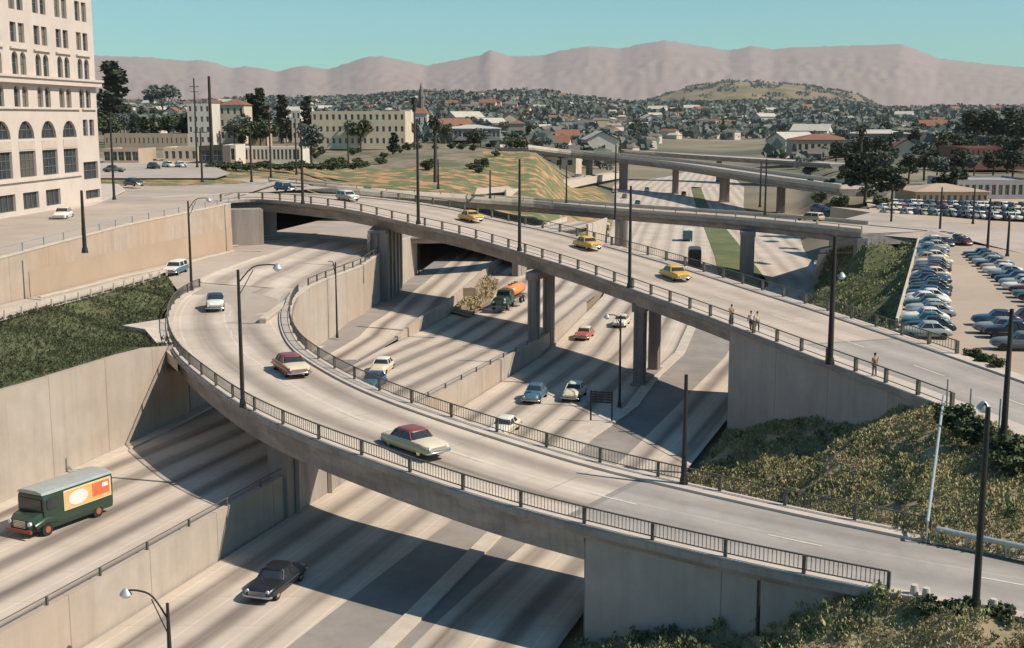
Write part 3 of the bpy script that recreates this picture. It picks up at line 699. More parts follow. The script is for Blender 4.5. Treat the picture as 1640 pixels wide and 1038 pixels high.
# ---- D : third bridge, two parapet lines
Dn = [(846, 236, 17), (905, 243.5, 14.5), (988, 253.5, 12.5), (1058, 261, 11.5), (1120, 270, 11), (1228, 286.5, 10.8), (1300, 296, 11.0), (1345, 302, 11.2)]
Df = [(800, 228, 18), (930, 242, 14), (985, 248, 12.5), (1058, 254, 11.7), (1120, 261.5, 11.2), (1210, 272, 11), (1316, 283, 11.2), (1380, 290, 11.5)]
nD = smooth(resample(catmull([U(*p) for p in Dn]), 8), it=6)
fD = section(nD, [(13)*(1 if nrm2(nD, i)[1].y > 0 else -1) for i in range(len(nD))])
DR = empty("third_bridge"); tag(DR, "distant third bridge with dark face landing on the round grassy mound", "bridge")
deck(DR, nD, fD, .8, .8, 2.0, .8, M_bridge, 0, slab=.8)
for ln, ot in ((nD, fD), (fD, nD)):
    p = MB(); p.loft([[a+Vector((0, 0, .004)), a+Vector((0, 0, 1.0)), b+Vector((0, 0, 1.0)), b+Vector((0, 0, .004))] for a, b in zip(ln, [x+(y-x).normalized()*.4 for x, y in zip(ln, ot)])]); p.build("parapet", M_curb, DR)
for px in (935, 985, 1055, 1132, 1212):
    i = min(range(len(nD)), key=lambda k: abs(face_px(nD, k)-px)); c = (nD[i]+fD[i])/2
    pier(DR, c, Vector((.15, .99, 0)).normalized(), 3.2 if px in (985, 1132) else 2.2, 6, -.3, c.z-1.9, 1, cap=True)
# D2 : bridge line right behind
D2n = [(1000, 240, 14), (1100, 247.5, 12), (1228, 255.5, 11), (1330, 262, 11)]
n2 = resample(catmull([U(*p) for p in D2n]), 14); f2 = section(n2, [12*(1 if nrm2(n2, i)[1].y > 0 else -1) for i in range(len(n2))])
D2 = empty("fourth_bridge"); tag(D2, "farthest thin bridge line crossing the valley behind the third bridge", "bridge"); deck(D2, n2, f2, .8, .8, 2, .8, M_bridge, 0, slab=.8)
for k in range(3, len(n2)-2, 4):
    c = (n2[k]+f2[k])/2; pier(D2, c, Vector((.15, .99, 0)).normalized(), 2.2, 5, -.3, c.z-1.9, 1, cap=False)

# ================================================================ RAISED GROUND
Z3 = lambda *a: [U(*p) for p in a]
# lower left shelf: junction of ramp and slip road
jn = Z3((302, 466, 9.15), (50, 499, 11.5), (-60, 515, 12.0), (-60, 515-4, 12.3)) 
jn = Z3((330, 520, 9.05), (295, 478, 9.12), (268, 441, 10.0), (180, 465, 10.75), (50, 499, 11.4), (-250, 580, 13.0), (-420, 560, 13.2), (0, 487, 11.6), (100, 462, 11.1), (200, 437, 10.5), (300, 415, 9.9), (372, 398, 9.35), (430, 372, 9.3), (520, 350, 9.3), (640, 350, 9.2), (640, 386, 9.3), (578, 409, 9.3), (512, 440, 9.25), (474, 466, 9.2), (450, 500, 9.15), (448, 515, 9.1))
o, HJ, _ = patch("ramp_junction_road", jn, [], M_street, 5, 0, zoff=-.1)
zj = 9.1
A_ = resample(catmull(Z3((318, 459, 9.18), (345, 444, 9.18), (380, 430, 9.2), (420, 414, 9.2), (455, 398, 9.22), (500, 384, 9.22))), 2)
B_ = resample(catmull(Z3((474, 463, 9.18), (492, 450, 9.18), (516, 437, 9.2), (540, 424, 9.2), (575, 409, 9.22), (615, 396, 9.22))), 2)
n_ = min(len(A_), len(B_)); A_ = [A_[int(i*(len(A_)-1)/(n_-1))] for i in range(n_)]; B_ = [B_[int(i*(len(B_)-1)/(n_-1))] for i in range(n_)]
hj = lambda q, d: Vector((q.x, q.y, HJ(q.x, q.y)+d))
C_ = [[hj(a.lerp(b, k_/6), .045) for a, b in zip(A_, B_)] for k_ in range(7)]
for k_ in range(6): ribbon("ramp_road", C_[k_], C_[k_+1], M_ramp, k_*1.9)
def kerbline(L_, w_=.35, h_=.14):
    mb = MB(); R_ = offset(L_, w_); up_ = Vector((0, 0, h_)); mb.loft([[a, a+up_, b+up_, b] for a, b in zip(L_, R_)]); struct(mb.build("kerb", M_curb))
kerbline([hj(q, 0) for q in A_[:int(n_*.62)]])
kerbline([hj(q, 0) for q in resample([q for q in Z3((60, 476.5, 11.25), (130, 459, 10.95), (200, 441, 10.5), (300, 420, 9.95), (372, 402, 9.35))], 3)])
# slope G0
g0 = Z3((268, 441, 9.95), (180, 465, 10.7), (50, 499, 11.3), (-60, 528, 11.8), (-250, 590, 12.6), (-420, 760, 11.8)) + [Vector((XL(y)+.0-.5, y, topW0(y)+.05)) for y in (60, 72, 82.5, 92, 99, 104, 108)] + Z3((235, 524, 9.0), (255, 520, 9.0), (262, 500, 9.1), (283, 473, 9.2))
G0, H0, in0 = patch("planted_slope", g0, [], M_darkslope, 2.0, .02, zoff=-.05)
p = MB(); p.prism(Z3((196, 521, 9.5), (232, 527, 9.5), (250, 548, 9.3), (284, 578, 8.7), (276, 545, 9.0), (266, 510, 9.2)), -.9); sh = p.build("concrete_shelf", M_walk); tag(sh, "pale pointed concrete shelf jutting beside the curved ramp's left end", "shelf")
# R0 guard rail and kerb
gl = resample(catmull([p + Vector((0, 0, .05)) for p in Z3((-250, 588, 12.7), (-60, 527, 11.85), (50, 499, 11.4), (180, 465, 10.75), (250, 446, 10.2), (275, 438, 9.95))]), 3)
GR = empty("guard_rail"); tag(GR, "pale guard rail along the slip road above the dark planted slope", "guard rail")
p = MB(); p.loft([[q+Vector((0, 0, .35)), q+Vector((0, 0, .75)), q+Vector((.1, 0, .75)), q+Vector((.1, 0, .35))] for q in gl]); p.build("rail", M_curb, GR)
for q in gl: p = MB(); p.box((0, 0, .35), (.16, .16, .8)); k = p.build("post", M_curb, GR); k.location = q + Vector((.15, 0, -.05))
# retaining wall RW0 under the street
r0 = Z3((-420, 570, 13.1), (-150, 521, 12.2), (0, 486, 11.6), (100, 461, 11.1), (200, 436, 10.5), (300, 414, 9.9), (372, 398, 9.35))
r0 = resample(r0, 4)
rt = knots([(60, 15.2), (107, 15.6), (150, 15.9), (190, 15.9)])
RW = wall_thing("street_retaining_wall", "long beige retaining wall with tinted lower band below the street by the white building", r0, lambda i: rt(r0[min(i, len(r0)-1)].y), 8.0, M_wallB, .5, -1, cap=.15)
post_rail(RW, [Vector((q.x-.25, q.y, rt(q.y)+.15)) for q in r0], .8, 5, .12, .04, M_steel, twin=False)
# orange-tan band along the lower part of the wall
p = MB(); lo = [q for q in r0 if q.y > 118]; off_ = offset(lo, .06)
for a, b in zip(off_, off_[1:]):
    ha, hb = [lerp(2.4, 3.0, min(1, max(0, (q.y-118)/60))) for q in (a, b)]
    p.add([Vector((a.x, a.y, a.z-.2)), Vector((b.x, b.y, b.z-.2)), Vector((b.x, b.y, b.z+hb)), Vector((a.x, a.y, a.z+ha))], [(0, 1, 2, 3)], 0, [[(0, 0), (1, 0), (1, 1), (0, 1)]])
p.build("lower_band", mat("tinted_band", (.43, .315, .22), (.38, .275, .19), scale=.15, detail=8), RW)
# street plateau on the left
sp = [Vector((q.x-.4, q.y, rt(q.y))) for q in r0] + Z3((357, 322, 15.7), (440, 296, 16.0), (500, 299, 15.2)) + [Vector((-45, 262, 15.9)), Vector((-300, 262, 15.9)), Vector((-300, 60, 15.0))]
SP, HS, _ = patch("street", sp, [], M_street, 8, 0, zoff=.0)
sw = Z3((-120, 392, 15.1), (0, 363, 15.35), (60, 350, 15.5), (150, 328, 15.9), (200, 305, 16.1), (190, 296, 16.2)); sw2 = [q + Vector((-6, 2, 0)) for q in sw]
mb = MB(); up = Vector((0, 0, .16)); A = [q+up for q in sw]; B = [q+up for q in sw2]; mb.strip(A, B); mb.strip(A, [q-up*2 for q in A]); struct(mb.build("sidewalk", M_walk))
fB_ = [q for q in farB if face_px([q], 0) < 530]
patch("street", [near[0]+Vector((-1, 0, -.2)), near[2]+Vector((0, .5, -.2))] + [q+Vector((0, -.6, -.22)) for q in fB_[::4]] + Z3((530, 301, 14.9), (500, 298, 15.3), (440, 290, 15.9)) + [Vector((-47, 205, 15.9)), Vector((-44, 186, 15.6))], [], M_street, 6, 0)
patch("street", [Vector((-330, 255, 16.2)), Vector((-60, 255, 16.2)), Vector((-60, 268, 16.6)), Vector((-88, 350, 17.1)), Vector((-330, 350, 17.3))], [], M_street, 12, 0, zoff=.12)
patch("concrete_apron", Z3((1300, 462, -.02), (1312, 402, .5), (1332, 398, 4.5), (1392, 394, 8.6), (1392, 410, 6.8), (1334, 466, -.02)), [], M_lot, 3, 0, zoff=.25)
mb = MB(); mb.strip([Vector((Xw(y)+E1(y)-.3, y, .0)) for y in range(180, 290, 10)], [Vector((Xw(y)+E1(y)+16, y, 6.0)) for y in range(180, 290, 10)]); struct(mb.build("concrete_apron", M_lot))
# grass between the ramps (right)
wing_base = lambda px: None
g3 = Z3((1090, 792, -.1), (1110, 765, -.1), (1165, 690, -.1), (1175, 683, 0), (1250, 671, 1.2), (1330, 662, 3.2), (1400, 650, 5.6), (1460, 640, 8.0), (1516, 655, 9.2), (1640, 703, 9.0), (1760, 750, 8.8), (2200, 940, 8.8), (2200, 998, 6.2), (1850, 937, 6.2), (1640, 899, 6.25), (1483, 870, 6.25), (1400, 852, 6.0), (1300, 830, 4.6), (1200, 812, 2.4))
G3, H3, in3 = patch("embankment", g3, Z3((1300, 740, 2.8), (1420, 740, 6.5), (1560, 780, 7.6), (1520, 700, 8.3)), M_slope, 2.2, .1)
patch('embankment', Z3((1490, 636, 8.0), (1530, 575, 8.2), (1640, 612, 8.3), (2300, 830, 8.4), (2300, 985, 8.3), (1760, 752, 8.3)), [], M_slope, 6, 0)
# bottom right slope
g4 = [Vector((pa[0].x-.3, pa[0].y-.2, -.4))] + Z3((1040, 1016, .8), (1120, 995, 2.0), (1205, 978, 3.4), (1330, 962, 5.2), (1444, 957, 6.2), (1560, 979, 6.2), (1700, 1003, 6.2), (2080, 1070, 6.2), (2300, 1500, 4.0), (1200, 1500, -.5), (880, 1120, -.5))
G4, H4, in4 = patch("embankment", g4, Z3((1400, 1100, 3.6), (1640, 1060, 5.2), (1200, 1060, 1.4)), M_slope, 1.6, .08, seed=5)
# grass slope to the right beyond the bridge
g2 = Z3((1306, 476, -.05), (1318, 450, -.05), (1322, 418, 2.2), (1385, 400, 8.0), (1400, 388, 9.6), (1462, 385, 9.0), (1436, 528, 9.0), (1400, 530, 9.0), (1350, 512, 8.0)) 
edgeB = [farB[i] for i in range(nB) if 1150 < face_px(farB, i) < 1450]
g2 = Z3((1322, 418, 1.5), (1330, 402, 5.0), (1388, 392, 9.3), (1466, 384, 9.0), (1434, 528, 9.0)) + [Vector((q.x-.3, q.y, min(q.z-1.0, lerp(-.05, 9.0, (face_px([q], 0)-1180)/250)))) for q in edgeB[::-8]] + [Vector((Xw(y)+E1(y), y, -.05)) for y in (125, 150, 180, 197, 215)]
tA, tB = U(1466, 384, 9), U(1434, 528, 9); c2 = []
for s_ in (.0, .25, .5, .75, 1):
    T_ = tA.lerp(tB, s_); yb2 = lerp(205, 150, s_); B_ = Vector((Xw(yb2)+E1(yb2), yb2, 0))
    c2 += [T_.lerp(B_, f_) for f_ in (.15, .3, .45, .6, .75, .9)]
G2, H2, in2 = patch("embankment", g2, c2, M_darkslope, 3, .12, seed=8)
# right plateau : road to the second bridge + parking lot
pl = Z3((1380, 374, 10.2), (1400, 341, 10.0), (1330, 331, 9.8), (1640, 352, 9.2), (2100, 372, 9.0), (2300, 800, 9.0), (1850, 690, 9.0), (1640, 611, 9.0), (1545, 577, 9.0), (1434, 528, 9.0), (1466, 384, 9.0), (1400, 388, 9.3))
PL, _, _ = patch("parking_lot", pl, [], M_lot, 9, 0, skirt=-.5, zoff=0)
rd = [nC[-1]+Vector((-.3, .2, -.27)), fC[-1]+Vector((0, 0, -.27)), fC[-6]+Vector((.5, .5, -.3))] + Z3((1400, 340, 10.3), (1450, 350, 10.0), (1640, 372, 9.4), (2000, 405, 9.3), (2100, 520, 9.2), (1640, 408, 9.3), (1560, 388, 9.5), (1468, 383, 9.6))
patch("road", rd, [], M_street, 8, 0, zoff=.12)
# lots behind
M_far = M_lot
patch("far_lot", Z3((1400, 352, 9.05), (1385, 322, 8.7), (1660, 318, 8.8), (2100, 330, 9), (2100, 365, 9.1)), [], M_lot, 12, 0, zoff=.35)
# left: road ramp + streets on terrain between second and third bridge
lr = catmull([U(760, 318, 12.1), U(840, 309, 9.0), U(900, 298, 6.5), U(960, 286, 4.0), U(1000, 280, 2)]); lr = resample(lr, 10)
lA = lr; lB = [q + Vector((0, 18, .3)) for q in lr]
mb = MB(); mb.strip([q+Vector((0, 0, .8)) for q in lA], [q+Vector((0, 0, .8)) for q in lB]); struct(mb.build("side_road", M_lot))
ed = [q + Vector((0, -.3, .9)) for q in lA][4:]; 
wall_thing("side_road_wall", "low pale kerb wall along the side road left of the far piers", ed, lambda i: ed[min(i, len(ed)-1)].z+.5, lambda i: ed[min(i, len(ed)-1)].z-2.2, M_curb, .4, 1)
# ---- wall W1 under the inner side of the curved ramp
w1 = [Vector((XR1(y) if y > 144 else lerp(-23.6, -23, (y-118)/26), y, 0)) for y in range(118, 146, 4)] + [Vector((XR1(y), y, 0)) for y in (148, 153, 158, 162, 166, 171, 175.8)]
_w1t = lambda i: 9.2 if i < len(w1)-1 else 9.5
wall_thing("retaining_wall", "tall pale wall holding up the inner side of the curved ramp, next to the fluted pier", w1, lambda i: 9.35, -.3, M_wallA, .6, -1, cap=.16)
tp = [farA[i]+Vector((0, 0, -.08)) for i in range(len(farA)) if 118 < farA[i].y < 178]
edge = [Vector((q.x+.1, q.y, 9.35)) for q in w1]
w1b = [Vector((XR1(y), y, 0)) for y in (189, 197, 205, 214)]
wall_thing("retaining_wall", "sunlit pale wall standing beyond the fluted pier under the street bridge", w1b, lambda i: [9.3, 9.2, 8.9, 8.6][i], -.3, M_wallA, .6, -1, cap=.15)
pad = [Vector((XR1(y)-.3, y, 9.2)) for y in (214, 205, 197, 189, 180, 170)]+[Vector((w1[i].x-.3, w1[i].y, 9.2)) for i in range(len(w1)-1, -1, -1)]+[Vector((-31, 118, 9.1)), Vector((-40, 150, 9.15)), Vector((-50, 190, 9.2)), Vector((-50, 214, 9.2))]
patch("ramp_junction_road", pad, [], M_street, 6, 0, zoff=-.12)
w1c = [p for p in w1]
post_rail(bpy.data.objects["loop_ramp"], [Vector((q.x-.3, q.y, 9.5)) for q in w1[6:]], .8, 3.5, .16, .05, M_iron)

# ================================================================ VEHICLES
PAINT = {}
def paint(nm, c, rough=.3):
    if nm not in PAINT: PAINT[nm] = mat("paint_"+nm, c, tuple(x*.9 for x in c), scale=1.5, rough=rough, spec=.5, c3=tuple(x*.7+.03 for x in c), s3=.8, amt=.25)
    return PAINT[nm]
COL = dict(brick=(.42, .1, .055), cream=(.66, .56, .38), white=(.72, .68, .58), black=(.016, .017, .018), yellow=(.72, .40, .03), red=(.24, .055, .045), maroon=(.09, .018, .015),
           blue=(.06, .14, .19), dkblue=(.03, .06, .11), green=(.028, .05, .033), olive=(.40, .37, .24), tan=(.42, .32, .2), grey=(.13, .13, .125), teal=(.05, .13, .13), pale=(.36, .37, .33), rust=(.36, .1, .05), silver=(.22, .23, .23))
def rrect(x0, x1, hw, z, k=.75, n=3, taper=1.0):
    """rounded plan outline, 4*n+4 points"""
    r = min(hw, (x1-x0)/2)*(1-k) + .02; P = []
    for cx, cy, a0 in ((x1-r, hw-r, 0), (x0+r, hw-r, 90), (x0+r, -hw+r, 180), (x1-r, -hw+r, 270)):
        for j in range(n+1):
            a = R(a0+90*j/n); P.append(Vector((cx+r*math.cos(a), cy+r*math.sin(a), z)))
    return P
STY = {
 'sedan': dict(L=5.1, W=1.88, st=[(-2.55,.62,.45,.6,.66),(-2.47,.84,.34,.78,.86),(-2.0,.92,.27,.87,.97),(-1.2,.94,.24,.9,1.0),(.2,.94,.24,.91,1.0),(1.0,.94,.24,.92,1.0),(1.7,.93,.26,.9,.96),(2.35,.88,.32,.82,.9),(2.55,.72,.42,.62,.72)], cab=(-1.5, .95, -1.0, .4, 1.5)),
 'old': dict(L=4.9, W=1.82, st=[(-2.45,.5,.45,.55,.6),(-2.3,.74,.34,.7,.82),(-1.9,.86,.27,.9,1.05),(-1.2,.9,.26,.98,1.16),(.1,.9,.26,.98,1.12),(.9,.9,.26,.97,1.1),(1.6,.86,.28,.92,1.05),(2.2,.72,.34,.82,.95),(2.45,.5,.45,.62,.7)], cab=(-1.75, .8, -1.0, .2, 1.62)),
 'wagon': dict(L=5.1, W=1.88, st=[(-2.55,.75,.45,.8,.9),(-2.47,.88,.34,.88,1.0),(-2.0,.92,.27,.9,1.02),(-1.2,.94,.24,.9,1.0),(.2,.94,.24,.91,1.0),(1.0,.94,.24,.92,1.0),(1.7,.93,.26,.9,.96),(2.35,.88,.32,.82,.9),(2.55,.72,.42,.62,.72)], cab=(-2.4, .95, -2.15, .4, 1.56)),
}
def car_meshes(style, lo=False):
    S = STY[style]; out = {}
    b = MB(); rings = []
    for x, w_, zb, zs, zt in S['st']:
        half = [(w_*.86, zb), (w_, zb+.12), (w_*1.0, (zb+zs)/2), (w_*.985, zs), (w_*.86, zt-.035), (w_*.5, zt)]
        rings.append([Vector((x, y, z)) for y, z in half] + [Vector((x, -y, z)) for y, z in half[::-1]])
    b.loft(rings, smooth=False)
    for sx in (1, -1): b.tube([(S['st'][1][0]+.1, sx*(S['st'][1][1]+.03), .62), (S['st'][3][0], sx*(S['st'][3][1]+.012), .66), (S['st'][5][0], sx*(S['st'][5][1]+.012), .66), (S['st'][7][0]-.1, sx*(S['st'][7][1]+.03), .64)], .022, 4, mi=2)
    n = 12
    for k, f in enumerate(b.f):      # second tone on the upper faces
        ps = [Vector(b.v[i]) for i in f[:3]]; nn = (ps[1]-ps[0]).cross(ps[2]-ps[1])
        if b.m[k] == 2: continue
        zc = sum(b.v[i][2] for i in f)/len(f)
        if abs(nn.normalized().z) > .6 and zc > .6: b.m[k] = 1
        b.sm[k] = True
    out['body'] = b
    x0, x1, u0, u1, zt = S['cab']; g = MB()
    zl = .95 if style != 'old' else 1.05; hw = S['W']*.455; hu = S['W']*.35
    lw, up = rrect(x0, x1, hw, zl, .7), rrect(u0-.06, u1+.08, hu+.03, zt-.12, .7)
    g.loft([lw, up], smooth=False, caps=False); out['window'] = g
    r = MB(); r.loft([rrect(u0-.1, u1+.12, hu+.05, zt-.13, .7), rrect(u0-.06, u1+.06, hu+.02, zt-.04, .65), rrect(u0+.1, u1-.12, hu-.14, zt+.01, .5), rrect(u0+.35, u1-.35, .2, zt+.025, .5)], smooth=True)
    for sx in (1, -1):                  # pillars
        for xa, xb in ((x0+.12, u0+.02), (x1-.14, u1-.0), ((x0+x1)/2-.1, (u0+u1)/2-.02)):
            r.tube([(xa, sx*(hw+.0), zl-.02), (xb, sx*(hu+.03), zt-.1)], .05, 4, cap=False)
    out['roof'] = r
    w_ = MB(); w_.tube([(0, -.11, 0), (0, .11, 0)], .345, 14 if not lo else 8, smooth=False); out['tyre'] = w_
    h = MB(); 
    for sx in (-1, 1): h.tube([(0, sx*.10, 0), (0, sx*.125, 0)], .19, 10)
    out['hubcap'] = h
    fx = S['L']/2; c = MB()
    c.tube([(.0-.12, -.92, 0), (0.02, -.8, 0), (.07, -.4, 0), (.09, 0, 0), (.07, .4, 0), (.02, .8, 0), (-.12, .92, 0)], .075, 6); out['bumper'] = c
    gr = MB()
    for k in range(4): gr.box((0, 0, k*.07), (.05, 1.15, .035))
    out['grille'] = gr
    l = MB(); l.tube([(-.08, 0, 0), (.05, 0, 0), (.07, 0, 0)], .12, 10); out['headlight'] = l
    return out
PROTO = {}
def make_car(style, c1, c2=None, croof=None, lo=False, name="car"):
    key = (style, c1, c2, croof, lo, name)
    S = STY[style]; M1 = paint(c1, COL[c1]); M2 = paint(c2 or c1, COL[c2 or c1]); M3 = paint(croof or c1, COL[croof or c1])
    if (style, lo) not in PROTO: PROTO[(style, lo)] = car_meshes(style, lo)
    G = PROTO[(style, lo)]; root = empty(name)
    G['body'].build("body", [M1, M2, M_chrome], root); G['window'].build("window", M_glass, root); G['roof'].build("roof", M3, root)
    t0 = None
    for x in (-S['L']*.31, S['L']*.31):
        for y in (-.80, .80):
            if t0 is None: t = G['tyre'].build("wheel", M_tyre, root); t0 = t; hc = G['hubcap'].build("hubcap", M_chrome, t) if not lo else None
            else:
                t = t0.copy(); col.objects.link(t); t.parent = root
                if hc: h2 = hc.copy(); col.objects.link(h2); h2.parent = t
            t.location = (x, y, .345)
    if not lo:
        f = G['bumper'].build("bumper", M_chrome, root); f.location = (S['L']/2+.0, 0, .45)
        r_ = f.copy(); col.objects.link(r_); r_.location = (-S['L']/2, 0, .45); r_.rotation_euler = (0, 0, math.pi)
        g = G['grille'].build("grille", M_chrome, root); g.location = (S['L']/2-.02, 0, .52)
        for y in (-.66, .66): h = G['headlight'].build("headlight", M_lampg, root); h.location = (S['L']/2-.1, y, .72)
    KIDS.pop(root.name, None); kidmap(root); return root
def heading(p, q): return math.atan2(q.y-p.y, q.x-p.x)
def ground_tilt(o, p, q):
    d = q-p; o.rotation_euler[1] = -math.atan2(d.z, math.hypot(d.x, d.y))
def put(root, px, py, z, px2, py2, label, cat="car", group=None, z2=None):
    p = U(px, py, z); q = U(px2, py2, z2 if z2 is not None else z)
    if group == gA: p = on_deck(px, py, nearA, -.16, z); q = on_deck(px2, py2, nearA, -.16, z)
    root.location = p; root.rotation_euler = (0, 0, heading(p, q))
    tag(root, label, cat, group); return root
gA = "cars on the curved ramp"; gB = "taxis on the street bridge"; gF = "cars on the freeway"
put(make_car('old', 'pale', 'white', 'dkblue'), 345, 495, 9.12, 344, 515, "pale grey rounded sedan with dark roof at the top bend of the curved ramp", group=gA)
put(make_car('sedan', 'rust', 'cream', 'red'), 466, 597, 8.75, 500, 622, "rust sedan with red roof and cream bonnet beside the curved ramp's lamp post", group=gA)
put(make_car('sedan', 'olive', 'cream', 'red'), 664, 722, 7.62, 705, 742, "largest two-tone sedan, olive and cream with a red roof, on the curved ramp", group=gA)
put(make_car('sedan', 'cream', 'white', 'white'), 808, 693, .02, 780, 715, "low white car half hidden behind the inner railing of the curved ramp", group=gF)
put(make_car('old', 'cream', 'cream', 'white'), 612, 597, 2.0, 590, 615, "cream sedan just behind the blue car, beyond the ramp railing", group=gF)
put(make_car('old', 'dkblue', 'blue', 'dkblue'), 598, 622, 2.1, 578, 638, "dark blue car seen through the inner railing of the ramp", group=gF)
put(make_car('old', 'blue', 'blue', 'blue'), 857, 640, .02, 837, 661, "blue-grey rounded sedan driving beside a cream one below the street bridge", group=gF)
put(make_car('old', 'cream', 'cream', 'white'), 920, 637, .02, 900, 657, "cream rounded sedan beside the blue-grey one, nearest the gantry sign", group=gF)
put(make_car('sedan', 'brick', 'brick', 'cream'), 936, 541, .02, 920, 556, "small red car with pale roof beyond the bridge shadow", group=gF)
put(make_car('sedan', 'cream', 'white', 'cream'), 995, 521, .02, 980, 536, "pale yellow car between the two street bridge piers", group=gF)
put(make_car('sedan', 'black', 'black', 'black'), 443, 943, .02, 424, 958, "shiny black sedan in the foreground leaving the ramp's shadow", group=gF)
tx = [((754, 354), (775, 361), "yellow taxi, farthest of the three on the street bridge"), ((941, 398), (962, 406), "yellow taxi in the middle of the three on the street bridge"), ((1081, 447), (1105, 457), "yellow taxi nearest the pedestrians on the street bridge")]
for (a, b), (c, d), lb in tx:
    p = on_deck(a, b, near, -.16); q = on_deck(c, d, near, -.16); t = make_car('sedan', 'yellow', 'yellow', 'yellow', name="taxi"); t.location = p; t.rotation_euler = (0, 0, heading(p, q)); tag(t, lb, "taxi", gB)
for (a, b), (c, d), st, cc, lb in [((557, 321), (580, 325), 'wagon', ('tan', 'white', 'white'), "cream-roofed station wagon following the taxis on the street bridge"), ((457, 306), (478, 308), 'wagon', ('dkblue', 'black', 'pale'), "dark car with pale roof at the far left end of the street bridge")]:
    p = on_deck(a, b, near, -.16) if a > 500 else U(a, b, 16.0); q = on_deck(c, d, near, -.16) if a > 500 else U(c, d, 16.0); t = make_car(st, *cc); t.location = p; t.rotation_euler = (0, 0, heading(p, q)); tag(t, lb, "car", "cars on the street bridge")
put(make_car('wagon', 'blue', 'white', 'white'), 281, 438, 9.95, 262, 444, "pale blue station wagon with white roof on the slip road by the guard rail", z2=10.05)
put(make_car('old', 'white', 'white', 'cream'), 101, 352, 15.65, 78, 360, "white rounded sedan on the street below the arched building")
put(make_car('sedan', 'green', 'green', 'dkblue'), 214, 298, 16.15, 240, 300, "dark green sedan crossing the street right of the arched building")
for k, (x, y, c) in enumerate([(183, 276, 'grey'), (246, 271, 'green'), (270, 269, 'cream'), (289, 269, 'white'), (380, 262, 'tan')]):
    nm = ["grey car parked right beside the corner of the arched building", "dark green car at the left of the parked group by the low shops", "cream car in the middle of the parked group by the low shops", "white car at the right of the parked group by the low shops", "tan car parked alone before the long columned shop"][k]
    put(make_car('old', c, c, c, lo=True), x, y, 16.55, x+12, y+(1 if k else 0), nm, group="cars parked on the street at left")
put(make_car('sedan', 'dkblue', 'black', 'dkblue', lo=True), 1313, 339, 10.4, 1330, 341, "dark blue sedan on the road at the right end of the second bridge")
put(make_car('wagon', 'tan', 'cream', 'cream', lo=True), 1297, 354, 10.65, 1270, 352, "tan and cream station wagon on the second bridge")
far_c = [(1108, 271, 'red', "tiny red vehicle on the far carriageway between two bridges"), (1095, 313, 'rust', "small reddish car on the freeway behind the second bridge"), (1000, 317, 'grey', "small grey car on the freeway just left of the median"), (1021, 328, 'dkblue', "small dark car nearest the second bridge's far railing"),
         (985, 309, 'tan', "small tan car close to the green verge by the far pier"), (1036, 306, 'white', "small white car among those behind the second bridge"), (928, 288, 'blue', "tiny blue car on the side road left of the far piers"), (877, 301, 'maroon', "tiny dark red car on the side road by the orange slope")]
for x, y, c, lb in far_c:
    if x < 940: p = U(x, y, 6.5 if x < 900 else 5.2); o = make_car('sedan', c, c, c, lo=True); o.location = p+Vector((0, 8, .3)); o.rotation_euler = (0, 0, R(20)); tag(o, lb, "car", "far cars")
    else: put(make_car('sedan', c, c, c, lo=True), x, y, .03, x-1, y+6, lb, group="far cars")

